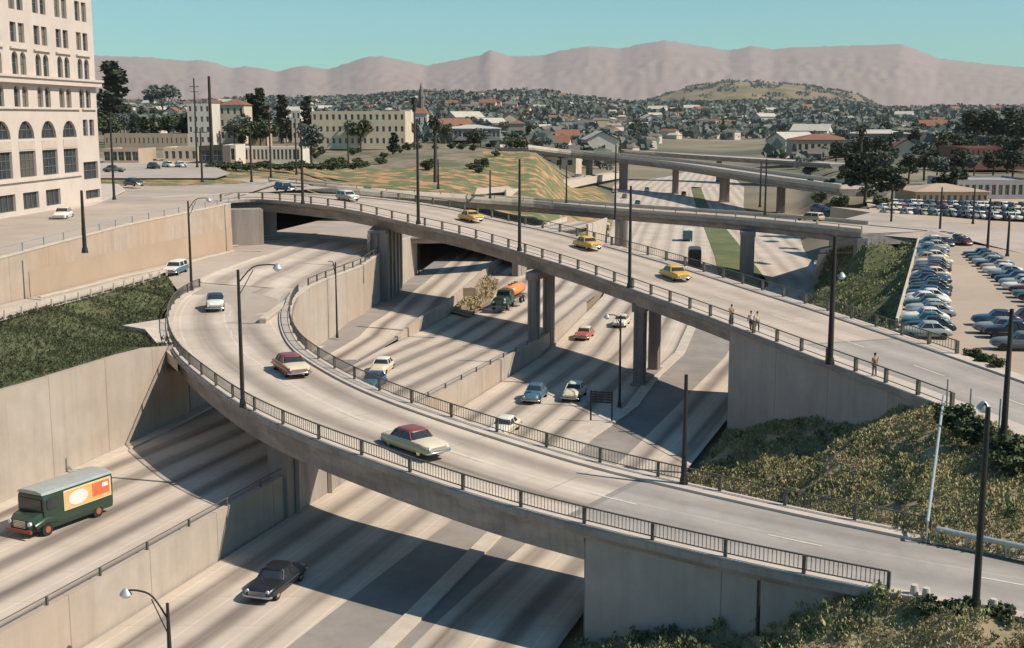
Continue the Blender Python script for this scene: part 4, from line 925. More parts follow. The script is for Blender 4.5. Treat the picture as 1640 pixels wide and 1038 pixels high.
# ---- trucks
def wheels(root, xs, y, r=.5, w_=.3, hub=None, mh=None):
    for x in xs:
        for s_ in (-1, 1):
            b = MB(); b.tube([(0, -w_/2, 0), (0, w_/2, 0)], r, 16, smooth=False); t = b.build("wheel", M_tyre, root); t.location = (x, s_*y, r)
            h = MB(); h.tube([(0, s_*w_*.5, 0), (0, s_*(w_*.5+.04), 0)], r*.5, 12); h.build("hubcap", mh or M_chrome, t)
def panel_truck(name, body, roof, L=6.6, W=2.3, H=2.75, ad=False, hubm=None, bump=None):
    root = empty(name); mb_, mr = paint(body, COL[body]), paint(roof, COL[roof]); b = MB()
    def ring(x, hw, z0, z1): return [Vector((x, hw*.96, z0)), Vector((x, hw, z0+.3)), Vector((x, hw, z1-.35)), Vector((x, hw*.93, z1-.1)), Vector((x, -hw*.93, z1-.1)), Vector((x, -hw, z1-.35)), Vector((x, -hw, z0+.3)), Vector((x, -hw*.96, z0))]
    hw = W/2
    b.loft([ring(-L/2, hw*.97, .45, H), ring(-L/2+.15, hw, .4, H), ring(L*.28, hw, .4, H), ring(L*.36, hw*.97, .4, H-.12)])
    b.loft([ring(L*.36, hw*.9, .4, 1.62), ring(L*.45, hw*.84, .45, 1.5), ring(L*.5, hw*.7, .5, 1.3)])
    for s_ in (-1, 1): b.tube([(L*.2, s_*hw*.8, .8), (L*.34, s_*hw*.86, 1.02), (L*.46, s_*hw*.8, .75)], .28, 8)
    b.build("body", mb_, root)
    r = MB(); r.loft([[Vector((x, y*k, z)) for y, z in ((hw*.98, H-.14), (hw*.9, H+.0), (hw*.5, H+.1), (-hw*.5, H+.1), (-hw*.9, H+.0), (-hw*.98, H-.14))] for x, k in ((-L/2-.03, .97), (-L/2+.1, 1), (L*.28, 1), (L*.37, .95))]); r.build("roof", mr, root)
    g = MB(); g.box((L*.365, 0, 1.98), (.06, hw*1.6, .62)); g.build("windscreen", M_glass, root)
    for s_ in (-1, 1): g = MB(); g.box((L*.27, s_*(hw+.003), 1.95), (.75, .05, .6)); g.build("door_window", M_glass, root)
    wheels(root, (-L*.3, L*.33), hw-.15, .42, .28, mh=hubm)
    f = MB(); f.box((L/2+.12, 0, .55), (.14, W*.95, .2)); f.build("bumper", bump or M_chrome, root)
    g = MB()
    for k in range(5): g.box((L/2+.02, 0, .72+.1*k), (.05, hw*.9, .05))
    g.build("grille", M_chrome, root)
    for s_ in (-1, 1): l = MB(); l.tube([(L/2-.1, s_*hw*.72, 1.0), (L/2+.06, s_*hw*.72, 1.0)], .13, 10); l.build("headlight", M_lampg, root)
    if ad:
        # side advertising board: pale oval loaf shape on a red and orange field, cream frame
        A = [mat("ad_frame", (.7, .6, .36)), mat("ad_red", (.62, .07, .04), (.58, .2, .06), scale=1.6), mat("ad_orange", (.75, .33, .08), (.7, .45, .2), scale=2), mat("ad_pale", (.62, .6, .55), (.7, .66, .58), scale=4)]
        for s_ in (-1, 1):
            p = MB(); x0, x1, z0, z1 = -L*.47, L*.13, 1.22, 2.5; y = s_*(hw+.03)
            p.box(((x0+x1)/2, y, (z0+z1)/2), (x1-x0, .05, z1-z0), mi=0); p.box(((x0+x1)/2, y+s_*.028, (z0+z1)/2), (x1-x0-.14, .02, z1-z0-.14), mi=2)
            p.box((x0+.9, y+s_*.042, (z0+z1)/2+.08), (1.45, .012, z1-z0-.42), mi=1)
            n = 20; c = Vector((x1-1.15, y+s_*.044, (z0+z1)/2)); E = [c + Vector((.8*math.cos(2*math.pi*k/n), 0, .48*math.sin(2*math.pi*k/n))) for k in range(n)]
            p.add(E+[e+Vector((0, s_*.012, 0)) for e in E], [tuple(range(n)), tuple(range(n, 2*n))] + [(k, (k+1) % n, n+(k+1) % n, n+k) for k in range(n)], 3)
            p.box((x0+.55, y+s_*.052, z1-.4), (.5, .012, .28), mi=3)
            p.build("advert_board", A, root)
    return root
t = panel_truck("panel_truck", 'green', 'pale', ad=True, hubm=paint('rust', COL['rust']), bump=paint('red', COL['red']))
put(t, 100, 838, 2.92, 40, 860, "dark green panel truck with white roof and red advert board on its side", "truck")
t = panel_truck("delivery_van", 'tan', 'cream', L=6.5, W=2.4, H=3.0); put(t, 968, 378, .02, 967, 383, "tan delivery truck on the freeway left of the shaded pier", "truck")
t = panel_truck("delivery_van", 'teal', 'white', L=5.5, W=2.2, H=2.6); put(t, 1101, 385, .02, 1100, 375, "small pale teal van on the freeway right of the shaded pier", "truck")
t = panel_truck("box_truck", 'black', 'green', L=7.5, W=2.5, H=3.4); put(t, 1112, 425, .02, 1111, 415, "black box truck seen over the far railing of the street bridge", "truck")
def tanker():
    root = empty("tanker_truck"); g = paint('green', COL['green']); o_ = mat("tank_orange", (.70, .22, .05), (.75, .30, .1), scale=.8, rough=.35)
    b = MB(); b.loft([rrect(2.0, 4.9, 1.05, .7, .6), rrect(2.0, 4.9, 1.1, 1.0, .6), rrect(2.05, 4.75, .95, 1.65, .6), rrect(2.1, 4.6, .7, 1.85, .6)], smooth=True)
    for s_ in (-1, 1): b.tube([(3.1, s_*1.0, 1.0), (3.9, s_*1.08, 1.15), (4.7, s_*1.0, .8)], .25, 8)
    b.build("bonnet", g, root)
    c = MB(); c.loft([rrect(.6, 2.5, 1.12, .8, .75), rrect(.6, 2.5, 1.12, 1.9, .75), rrect(.65, 2.25, 1.0, 2.5, .75), rrect(.8, 2.1, .8, 2.62, .7)]); c.build("cab", g, root)
    w_ = MB(); w_.box((2.43, 0, 2.1), (.1, 1.7, .5)); w_.build("windscreen", M_glass, root)
    t = MB(); t.loft([[Vector((x, 1.15*k*math.cos(a), 2.05+.85*k*math.sin(a))) for a in [2*math.pi*j/20 for j in range(20)]] for x, k in ((-5.6, .7), (-5.45, 1), (.3, 1), (.42, .7))], smooth=True); t.build("tank", o_, root)
    for x in (-4, -2.4, -.8): h = MB(); h.tube([(x, 0, 2.85), (x, 0, 3.05)], .3, 10); h.build("hatch", M_iron, root)
    f = MB(); f.box((-1.2, 0, .95), (9.6, .9, .35)); f.box((-2.6, 0, 1.15), (5.8, 2.2, .12)); f.build("chassis", M_iron, root)
    wheels(root, (-4.6, -3.3, .9, 3.9), .98, .5, .32); g2 = MB()
    for k in range(6): g2.box((4.93, 0, .75+.14*k), (.06, .8, .06))
    g2.build("grille", M_chrome, root); q = MB(); q.box((5.05, 0, .6), (.15, 2.1, .22)); q.build("bumper", M_chrome, root)
    for s_ in (-1, 1): l = MB(); l.tube([(4.7, s_*.8, 1.2), (4.9, s_*.8, 1.2)], .15, 10); l.build("headlight", M_lampg, root)
    return root
t = tanker(); put(t, 814, 490, 1.75, 791, 502, "tanker truck with green cab and orange tank beside the weedy patch", "truck")

# ---- parked cars
cols_ = ['pale', 'black', 'cream', 'dkblue', 'white', 'black', 'grey', 'black', 'green', 'maroon', 'tan', 'silver', 'dkblue', 'grey', 'teal', 'white', 'black', 'cream']
LO = {}
def lo_car(st, c):
    if (st, c) not in LO: LO[(st, c)] = make_car(st, c, c, c, lo=True, name="parked_car"); LO[(st, c)].hide_render = False; return LO[(st, c)], True
    return LO[(st, c)], False
def place_lo(p, rz, c, st, label, group, sc=.94):
    o, first = lo_car(st, c)
    if first: o.location = p; o.rotation_euler = (0, 0, rz); o.scale = (sc,)*3; tag(o, label, "car", group); return o
    return dup(o, p, rz, label, group, sc*rnd.uniform(.96, 1.04))
nmc = dict(pale='pale grey', dkblue='dark blue', cream='cream', blue='blue', white='white', black='black', grey='grey', teal='teal', green='dark green', maroon='maroon', tan='tan', silver='silver', rust='rust red', red='red')
ordw = lambda k: ["first", "second", "third", "fourth", "fifth", "sixth", "seventh", "eighth", "ninth", "tenth", "eleventh", "twelfth", "thirteenth", "fourteenth", "fifteenth", "sixteenth", "seventeenth", "eighteenth", "nineteenth", "twentieth"][k] if k < 20 else "%d%s" % (k+1, {1: 'st', 2: 'nd', 3: 'rd'}.get((k+1) % 10, 'th'))
a, b = U(1484, 541, 9.03), U(1494, 392, 9.03); n = 31; rz0 = R(174)
for k in range(n):
    p = a.lerp(b, k/(n-1)); p.x += rnd.uniform(-.35, .35)
    c = cols_[(k*7 + k//3) % len(cols_)]
    place_lo(p, rz0 + rnd.uniform(-.04, .04) + (math.pi if rnd.random() < .3 else 0), c, rnd.choice(['old', 'sedan', 'old']), "%s car, %s from the bridge end in the row beside the grassy slope" % (nmc[c], ordw(k)), "cars parked beside the grassy slope")
for k, (x, y) in enumerate([(1496, 386), (1508, 384), (1520, 386), (1533, 389), (1540, 393), (1512, 394)]):
    c = ['black', 'black', 'dkblue', 'black', 'maroon', 'black'][k]
    place_lo(U(x, y+1, 9.03), R(100), c, 'old', "%s car, %s from the left in the dark cluster topping the lot" % (nmc[c], ordw(k)), "dark cars at the top of the lot")
a, b = U(1570, 413, 9.03), U(1676, 492, 9.03); n = 16
for k in range(n):
    p = a.lerp(b, k/(n-1)); c = cols_[(k*5+3) % len(cols_)]
    if c == 'cream': c = 'pale'
    place_lo(p, R(166)+rnd.uniform(-.05, .05), c, rnd.choice(['old', 'sedan']), "%s car, %s from the far end of the slanting row at the right edge" % (nmc[c], ordw(k)), "cars in the slanting row at right")
for k, (x, y, c) in enumerate([(1596, 521, 'dkblue'), (1618, 541, 'black'), (1640, 520, 'maroon'), (1632, 560, 'grey'), (1600, 534, 'silver')]):
    place_lo(U(x, y, 9.03), R(172), c, 'old', "%s sedan in the near group at the right edge, %s of five" % (nmc[c], ordw(k)), "near parked cars at the right edge")
cnt = 0
for r_, (y0, y1, n) in enumerate([(327, 333, 24), (334, 342, 22), (342, 351, 20)]):
    for k in range(n):
        x = 1412 + 232*(k+.3*r_)/n; y = lerp(y0, y1, k/(n-1)); p = U(x, y+2, 9.42); c = rnd.choice(['white', 'cream', 'black', 'silver', 'tan', 'white', 'grey', 'rust', 'green', 'dkblue', 'black'])
        place_lo(p, R(95)+rnd.uniform(-.1, .1), c, rnd.choice(['old', 'sedan']), "%s car, %s from the left in the %s row of the distant lot" % (nmc[c], ordw(k), ["back", "middle", "front"][r_]), "cars in the distant lot behind the road")

# ================================================================ POLES, SIGNS, PEOPLE
def street_lamp(base, h, label, arm=None, r=.13, head=True, mat_=None, wood=False, cross=None, group="lamp posts"):
    root = empty("utility_pole" if wood else "street_lamp", base); m = mat_ or (M_wood if wood else M_pole)
    b = MB(); b.tube([(0, 0, 0), (0, 0, h*.5), (0, 0, h)], r*1.25, 10, r2=r*.75); b.tube([(0, 0, 0), (0, 0, .5)], r*1.9, 10, r2=r*1.5); b.build("pole", m, root)
    if arm:
        dx, dy, top = arm; A = [Vector((0, 0, h-.9)), Vector((dx*.35, dy*.35, h-.1+top*.7)), Vector((dx*.7, dy*.7, h+top)), Vector((dx, dy, h+top-.05))]
        a = MB(); a.tube(catmull(A, 4), .05, 6); a.tube([(0, 0, h-1.8), (dx*.38, dy*.38, h-.25+top*.7)], .03, 5); a.build("arm", m, root)
        if head:
            hm = MB(); P = Vector((dx, dy, h+top-.1)); hm.loft([[P+Vector((rr*math.cos(2*math.pi*k/12), rr*math.sin(2*math.pi*k/12), z)) for k in range(12)] for rr, z in ((.06, .18), (.16, .1), (.3, -.08), (.34, -.18))], smooth=True)
            hd = hm.build("lamp_head", M_steel, root)
            g = MB(); g.loft([[P+Vector((rr*math.cos(2*math.pi*k/12), rr*math.sin(2*math.pi*k/12), z)) for k in range(12)] for rr, z in ((.27, -.17), (.22, -.32), (.08, -.38))], smooth=True); g.build("lamp_globe", M_lampg, hd)
    if cross:
        for zz, ln, ang in cross:
            c = MB(); M = Matrix.Rotation(R(ang), 3, 'Z'); c.box((0, 0, h-zz), (ln, .12, .12), M)
            for s_ in (-.46, -.25, .25, .46): q = M @ Vector((ln*s_, 0, 0)); c.tube([(q.x, q.y, h-zz+.06), (q.x, q.y, h-zz+.22)], .04, 5)
            c.build("crossarm", M_wood, root)
    tag(root, label, "pole" if wood else "street lamp", group); return root
def lamp_px(xb, yb_, yt, z, label, **k):
    b = U(xb, yb_, z); d = ray(xb, yt); t = b.y/d.y; h = HC + d.z*t - b.z; return street_lamp(b, h, label, **k)
lamp_px(389, 652, 432, 8.75, "tall lamp post on the curved ramp's outer railing left of the two-tone cars", arm=(2.6, .5, .3))
lamp_px(307, 466, 322, 9.3, "lamp post where the slip road meets the curved ramp", arm=(2.2, .5, .3))
lamp_px(1095, 776, 600, 6.7, "lamp post on the ramp's inner railing beside the planted slope", r=.14)
lamp_px(540, 541, 420, 2.3, "slim pale-edged lamp post at the foot of the tall ramp wall", arm=(-.9, .2, .1), r=.1, head=False)
lamp_px(485, 327, 190, 16.3, "dark lamp post at the left end of the street bridge railing", r=.17)
lamp_px(670, 359, 222, zB(180), "dark pole on the street bridge railing left of the first taxi", r=.18)
lamp_px(671, 442, 374, 1.6, "pole standing on the slip road under the street bridge", r=.12)
lamp_px(832, 402, 255, zB(155), "dark pole on the street bridge railing between two taxis", r=.17)
lamp_px(1008, 461, 298, zB(130), "dark pole on the street bridge railing before the nearest taxi", r=.16)
lamp_px(1329, 583, 378, zB(100), "thick wooden pole with crossarms and lamp on the street bridge railing", wood=True, r=.2, cross=[(1.3, 2.6, 5), (2.6, 1.3, 5)], arm=(.7, .3, -2.9), head=True)
lamp_px(1607, 702, 495, 9.1, "leaning dark pole at the right end of the street bridge", wood=True, r=.17)
lamp_px(1562, 977, 652, 6.2, "tallest lamp post, in the foreground at the right beyond the iron railing's end", r=.15, arm=(.15, .9, .0))
lamp_px(992, 652, 505, .15, "slim lamp post on the traffic island by the gantry sign", r=.11, arm=(-1.3, .5, .0))
bl = Vector((-17.4, 63.0, 0)); d = ray(268, 966); t = 62.0/d.y; street_lamp(Vector((d.x*t, 62, 0)), HC+d.z*t, "lamp post at the bottom edge with its curved arm and glass lamp in view", arm=(-2.3, .5, .55), r=.11)
for x, y0, y1, z, lb in [(136, 405, 305, 15.9, "short dark lamp post on the retaining wall top by the white sedan"), (183, 320, 180, 16.2, "dark pole on the pavement at the building's corner"), (403, 292, 200, 16.6, "pole on the street behind the bridge's left end"),
    (324, 292, 205, 16.6, "pole at the left of the low shops"), (985, 352, 232, 9.0, "tall pole by the far big pier"), (1225, 345, 255, 10.6, "dark twin pole on the second bridge, right one"), (1217, 332, 258, 10.8, "dark twin pole on the second bridge, left one"),
    (907, 325, 265, 10.2, "short lamp post on the second bridge by the green verge"), (785, 318, 272, 12.0, "short lamp post near the orange slope"), (1427, 360, 295, 9.6, "pole by the round tree at the far lot"), (1505, 372, 300, 9.5, "pole above the dark parked cars"),
    (1581, 405, 318, 9.3, "left one of the two poles above the slanting row of cars"), (1613, 412, 345, 9.3, "right one of the two poles above the slanting row of cars"), (702, 303, 255, 14.5, "short pole on the second bridge's left approach"),
    (558, 262, 192, 17, "pole in front of the long school building"), (434, 285, 185, 16.6, "pole left of the leafy street tree"), (475, 280, 190, 16.6, "pole beside the leafy street tree"), (1558, 360, 300, 9.3, "thin pole in the distant lot")]:
    lamp_px(x, y0, y1, z, lb, r=.17, wood=(x in (324, 403, 558, 434, 475)), cross=[(.8, 2.4, 10)] if x in (324, 558, 434) else None)
# big dark pole with guy + two thin ones behind the shops
lamp_px(340, 266, 122, 16.8, "thick tall dark pole rising above the low shops", wood=True, r=.42)
lamp_px(316, 268, 125, 16.8, "thin tall pole with small crossarm left of the thick one", wood=True, r=.2, cross=[(2, 2.2, 0), (3.2, 1.6, 0)])

# gantry sign on the island
gs = empty("road_sign", U(963, 676, 0)); c0 = U(946, 674, .15); c1 = U(980, 676, .15); z1 = 3.05
d = (c1-c0); L = d.length; ang = math.atan2(d.y, d.x); gs.rotation_euler = (0, 0, ang)
for s_ in (-1, 1): p = MB(); p.box((s_*L/2, 0, z1/2), (.14, .14, z1)); p.build("post", M_wood, gs)
p = MB(); 
for k in range(5): p.box((0, 0, z1-.15-.24*k), (L-.1, .06, .16))
for x in (-.3, 0, .3): p.box((x*L, .05, z1-.6), (.07, .06, 1.2))
p.build("sign_board", M_wood, gs); tag(gs, "dark slatted sign back on two posts standing on the traffic island", "road sign")
ts = empty("notice_board", U(752, 486, 1.6)); 
for s_ in (-1, 1): p = MB(); p.box((s_*.8, 0, 1.1), (.1, .1, 2.2)); p.build("post", M_wood, ts)
p = MB(); p.box((0, -.06, 1.7), (1.9, .06, 1.2)); p.build("board", mat("tan_board", (.42, .32, .2)), ts); tag(ts, "tan board on two posts in the weedy patch left of the tanker", "sign")

def person(base, yaw, shirt, trousers, label, hair=(.03, .02, .015), skirt=False, stride=.18, ph=1):
    root = empty("person", base, yaw); skin = mat("skin", (.45, .27, .18), (.4, .24, .16), scale=4)
    def skinned(name, pts, edges, rad, m, parent):
        me = bpy.data.meshes.new(name); me.from_pydata(pts, edges, []); o = bpy.data.objects.new(name, me); col.objects.link(o); o.parent = parent
        me.materials.append(m); md = o.modifiers.new("Skin", 'SKIN')
        for i, r_ in enumerate(rad): me.skin_vertices[0].data[i].radius = (r_[0], r_[1]) if isinstance(r_, tuple) else (r_, r_)
        me.skin_vertices[0].data[0].use_root = True
        sb = o.modifiers.new("Sub", 'SUBSURF'); sb.levels = 1; sb.render_levels = 2; me.update(); return o
    s = stride*ph
    P = [(0, 0, .95), (0, 0, 1.15), (0, 0, 1.4), (0, 0, 1.52), (.01, 0, 1.62), (.02, 0, 1.73),
         (0, .19, 1.42), (-s*.6, .25, 1.15), (s*.1-.3*s, .24, .9), (0, -.19, 1.42), (s*.6, -.25, 1.15), (s*.9, -.24, .92),
         (0, .09, .88), (s*.8, .1, .5), (s*.7, .1, .08), (s*.7+.17, .1, .03), (0, -.09, .88), (-s*.5, -.1, .5), (-s*1.3, -.1, .1), (-s*1.3+.17, -.1, .03),
         (-s*.2, .24, .82), (s*1.0, -.24, .84)]
    E = [(0,1),(1,2),(2,3),(3,4),(4,5),(2,6),(6,7),(7,8),(8,20),(2,9),(9,10),(10,11),(11,21),(0,12),(12,13),(13,14),(14,15),(0,16),(16,17),(17,18),(18,19)]
    rad = [(.14,.1),(.13,.09),(.16,.1),.055,.09,.075,.06,.045,.035,.06,.045,.035,.085,.055,.04,.035,.085,.055,.04,.035,.03,.03]
    skinned("body", P, E, rad, skin, root)
    skinned("shirt", [P[0], P[1], P[2], P[6], P[7], P[9], P[10]], [(0,1),(1,2),(2,3),(3,4),(2,5),(5,6)], [(.15,.115),(.15,.11),(.18,.12),.08,.06,.08,.06], mat("cloth_"+shirt[0], shirt[1]), root)
    if skirt: b = MB(); b.loft([[Vector((rr*math.cos(2*math.pi*k/12), rr*1.1*math.sin(2*math.pi*k/12), z)) for k in range(12)] for rr, z in ((.15, 1.02), (.2, .85), (.27, .5))], smooth=True); b.build("skirt", mat("cloth_"+trousers[0], trousers[1]), root)
    else: skinned("trousers", [P[0], P[12], P[13], P[14], P[16], P[17], P[18]], [(0,1),(1,2),(2,3),(0,4),(4,5),(5,6)], [(.15,.115),.1,.075,.06,.1,.075,.06], mat("cloth_"+trousers[0], trousers[1]), root)
    h = MB(); h.loft([[Vector((.0+rr*math.cos(2*math.pi*k/10), rr*.85*math.sin(2*math.pi*k/10), z)) for k in range(10)] for rr, z in ((.1, 1.66), (.105, 1.72), (.085, 1.79), (.03, 1.82))], smooth=True); h.build("hair", mat("hair_dark", hair), root)
    tag(root, label, "person", "pedestrians on the bridge sidewalk"); return root
gz = lambda x, y: on_deck(x, y, near, 0.0) 
bd = heading(gz(1100, 489), gz(1200, 526))
person(gz(1171, 519), bd, ('tan', (.34, .22, .12)), ('greyblue', (.12, .13, .15)), "person in tan top walking alone behind the pair on the bridge sidewalk")
person(gz(1202, 530), bd, ('white', (.7, .66, .55)), ('dark', (.04, .035, .035)), "person in pale shirt and dark trousers, left one of the walking pair", ph=-1)
person(gz(1212, 531), bd, ('cream', (.66, .6, .42)), ('navy', (.05, .05, .09)), "person in cream shirt and navy trousers, right one of the walking pair")
person(gz(1400, 603), bd+math.pi, ('brown', (.25, .16, .1)), ('greybrown', (.16, .13, .11)), "person in brown standing by the railing near the wooden pole", stride=.05)
# ================================================================ BUILDINGS
def facade(name, label, O, e, segs_z, length, depth, holes, m_wall, group=None, arch=True, roofz=None, m_frame=None, cat="building"):
    """O = base corner, e = unit direction along the front, outward normal n; holes = (s0, s1, z0, z1, arched, mullions)"""
    root = empty(name, O); n = Vector((e.y, -e.x, 0)); zb, zt = segs_z; X = lambda s, z, d=0: e*s + Vector((0, 0, z)) + n*d
    pts = [Vector((0, zb)), Vector((length, zb)), Vector((length, zt)), Vector((0, zt))]; loops = [[0, 1, 2, 3]]; outs = []
    for s0, s1, z0, z1, ar, mu in holes:
        r = (s1-s0)/2; P = [Vector((s0, z0)), Vector((s1, z0))]
        if ar: P += [Vector(((s0+s1)/2 + r*math.cos(math.pi*k/8), z1-r + r*math.sin(math.pi*k/8))) for k in range(9)]
        else: P += [Vector((s1, z1)), Vector((s0, z1))]
        outs.append(P); b = len(pts); pts += P; loops.append(list(range(b, b+len(P))))
    vo, _, fo, *_ = delaunay_2d_cdt(pts, [], loops, 1, 1e-5)
    def inhole(c):
        for P in outs:
            ins = False; j = len(P)-1
            for i in range(len(P)):
                a, b = P[i], P[j]
                if (a.y > c.y) != (b.y > c.y) and c.x < (b.x-a.x)*(c.y-a.y)/(b.y-a.y)+a.x: ins = not ins
                j = i
            if ins: return True
        return False
    fo = [f for f in fo if not inhole((vo[f[0]]+vo[f[1]]+vo[f[2]])/3)]
    w = MB(); w.add([X(p.x, p.y) for p in vo], fo)
    D = -.45
    for P in outs:
        k = len(P); w.add([X(p.x, p.y) for p in P] + [X(p.x, p.y, D) for p in P], [(i, (i+1) % k, k+(i+1) % k, k+i) for i in range(k)])
    # sides, back, roof
    c = [X(0, zb), X(0, zb, -depth), X(length, zb, -depth), X(length, zb)]; h = Vector((0, 0, zt-zb))
    w.add([c[0], c[1], c[2], c[3]] + [q+h for q in c], [(0, 1, 5, 4), (1, 2, 6, 5), (2, 3, 7, 6)])
    w.add([q+h-Vector((0, 0, .5)) for q in c], [(0, 1, 2, 3)])
    w.build("wall", m_wall, root)
    for P, (s0, s1, z0, z1, ar, mu) in zip(outs, holes):
        g = MB(); fr = .09
        g2 = MB(); g2.add([X(p.x, p.y, -.4) for p in P], [tuple(range(len(P)))])
        cx = (s0+s1)/2
        for a in range(mu[0]+2):
            s = lerp(s0+fr/2, s1-fr/2, a/(mu[0]+1)); zz = z1-(s1-s0)/2*.5 if ar and a in (0, mu[0]+1) else z1-(.1 if ar else 0)
            q = X(s, (z0+zz)/2, -.36); M = Matrix(((e.x, n.x, 0), (e.y, n.y, 0), (0, 0, 1))); g.box(q, (fr, .08, zz-z0), M)
        for a in range(mu[1]+2):
            z = lerp(z0+fr/2, z1-fr/2, a/(mu[1]+1)); ww = s1-s0
            if ar and z > z1-ww/2: t = z-(z1-ww/2); ww = 2*math.sqrt(max(.001, (ww/2)**2-t*t))
            g.box(X(cx, z, -.355), (ww, .07, fr), M)
        wdo = g.build("window", m_frame or M_frame, root); g2.build("pane", M_pane, wdo)
    tag(root, label, cat, group); return root, X
M_frame = mat("window_frame_paint", (.14, .15, .13), (.1, .11, .1), scale=3)
M_frameL = mat("pale_window_frame", (.4, .38, .32), (.3, .28, .24), scale=3)
M_stucco = mat("pink_white_stucco", (.56, .47, .40), (.5, .415, .35), scale=.3, detail=8)
M_trim = mat("stucco_trim", (.57, .475, .40), (.5, .415, .35), scale=.6)
# the arched building on the left : front plane through two surveyed base points
q0, q1 = U(0, 358, 15.3), U(163, 322, 16.0); e = Vector((q0.x-q1.x, q0.y-q1.y, 0)).normalized(); nF = Vector((e.y, -e.x, 0))
if nF.x < 0: flip = True
def FS(px, py):
    d = ray(px, py); den = d.x*e.y - d.y*e.x; t = (q1.x*e.y - q1.y*e.x)/den
    P = d*t; s = (P.x-q1.x)*e.x + (P.y-q1.y)*e.y; return s, HC+d.z*t
# run from the near (left, off frame) end to the right corner so that the outward normal faces the street
Lb = 62.0; Oc = Vector((q1.x, q1.y, 0)) + e*Lb; e2 = -e
S = lambda px, py: (Lb - FS(px, py)[0], FS(px, py)[1])
holes = []
bay = [133.5, 101.5, 69, 34.5]
sR = [S(x, 100)[0] for x in (123, 131, 134.5, 143)]
cR = (sR[0]+sR[3])/2; c2 = S(101.5, 100)[0]; pitch = (cR - c2)
pw_ = pitch*.25; gp = pitch*.09
print("bay pitch", pitch, "corner", S(150, 100)[0])
zr = lambda y: S(133, y)[1]
rowsZ = [(zr(35), zr(4)), (zr(81), zr(53)), (zr(127), zr(94)), (zr(173), zr(142))]
dz_ = rowsZ[0][0]-rowsZ[1][0]; rowsZ = [(rowsZ[0][0]+dz_*k, rowsZ[0][1]+dz_*k) for k in (2, 1)] + rowsZ
for b in range(9):
    c = cR - pitch*b
    if c < 2: break
    for ri, (z0, z1) in enumerate(rowsZ):
        ar = ri in (4, 5)
        for s_ in (-1, 1): holes.append((c+s_*(gp/2+pw_/2)-pw_/2, c+s_*(gp/2+pw_/2)+pw_/2, z0, z1, ar, (0, 1)))
    if b == 0:
        z0, z1 = zr(218), zr(191.7)
        for s_ in (-1, 1): holes.append((c+.7+s_*(gp/2+pw_/2)-pw_/2, c+.7+s_*(gp/2+pw_/2)+pw_/2, z0, z1, False, (0, 1)))
        sa, sb = S(134, 270)[0], S(157, 270)[0]; holes.append((sa, sb, S(145, 287)[1], S(145, 259)[1], False, (2, 1))); holes.append((sa+.3, sb+.3, S(148, 318)[1], S(148, 304)[1], False, (1, 0)))
    else:
        w2 = pitch*.35; cc = S(111.5, 210)[0] - pitch*(b-1)
        holes.append((cc-w2, cc+w2, S(111, 220)[1], S(111, 193)[1], True, (2, 1)))
        holes.append((cc-w2, cc+w2, S(111, 277)[1], S(111, 238)[1], False, (3, 2)))
        sa = S(86, 320)[0]-pitch*(b-1)*1.0 if b < 5 else None
        if sa: holes.append((sa-pitch*.34, sa+pitch*.34, S(86, 333)[1]+.35, S(86, 303)[1], False, (2, 0)))
zt_ = rowsZ[0][1]+3.2
BLD, X = facade("office_building", "tall pinkish office building with paired windows and big arched windows at the left edge", Oc, e2, (12.0, zt_), Lb, 26, holes, M_stucco)
def band(nm, s0, s1, z0, z1, d, m=M_trim, root=BLD):
    b = MB(); M = Matrix(((e2.x, -e2.y, 0), (e2.y, e2.x, 0), (0, 0, 1))); nn = Vector((e2.y, -e2.x, 0)); b.box(e2*(s0+s1)/2 + nn*(d/2-.002) + Vector((0, 0, (z0+z1)/2)), (s1-s0, d, z1-z0), M); return b.build(nm, m, root)
band("cornice", -.3, Lb+.3, zr(139), zr(131), .85, M_stucco); band("cornice", -.5, Lb+.5, zr(131)+.003, zr(127.6), 1.1)
band("string_course", 0, Lb-pitch*.95, zr(176), zr(174), .3); band("string_course", Lb-pitch*.8, Lb-.6, zr(176), zr(174), .3)
band("string_course", 0, Lb-pitch*1.02, S(111, 283)[1], S(111, 280)[1], .3)
for b in range(9):
    c = cR - pitch*b
    if c > 2: band("window_hood", c-pitch*.36, c+pitch*.36, zr(90.5), zr(88), .3)
for b in range(1, 8):
    cc = S(111.5, 210)[0]-pitch*(b-1)
    if cc > 2: band("spandrel", cc-pitch*.35, cc+pitch*.35, S(111, 236)[1], S(111, 223)[1], .06, mat("spandrel_panel", (.52, .42, .34), (.45, .36, .3)))
band("parapet", -.4, Lb+.4, zt_-.9, zt_+.3, .8)
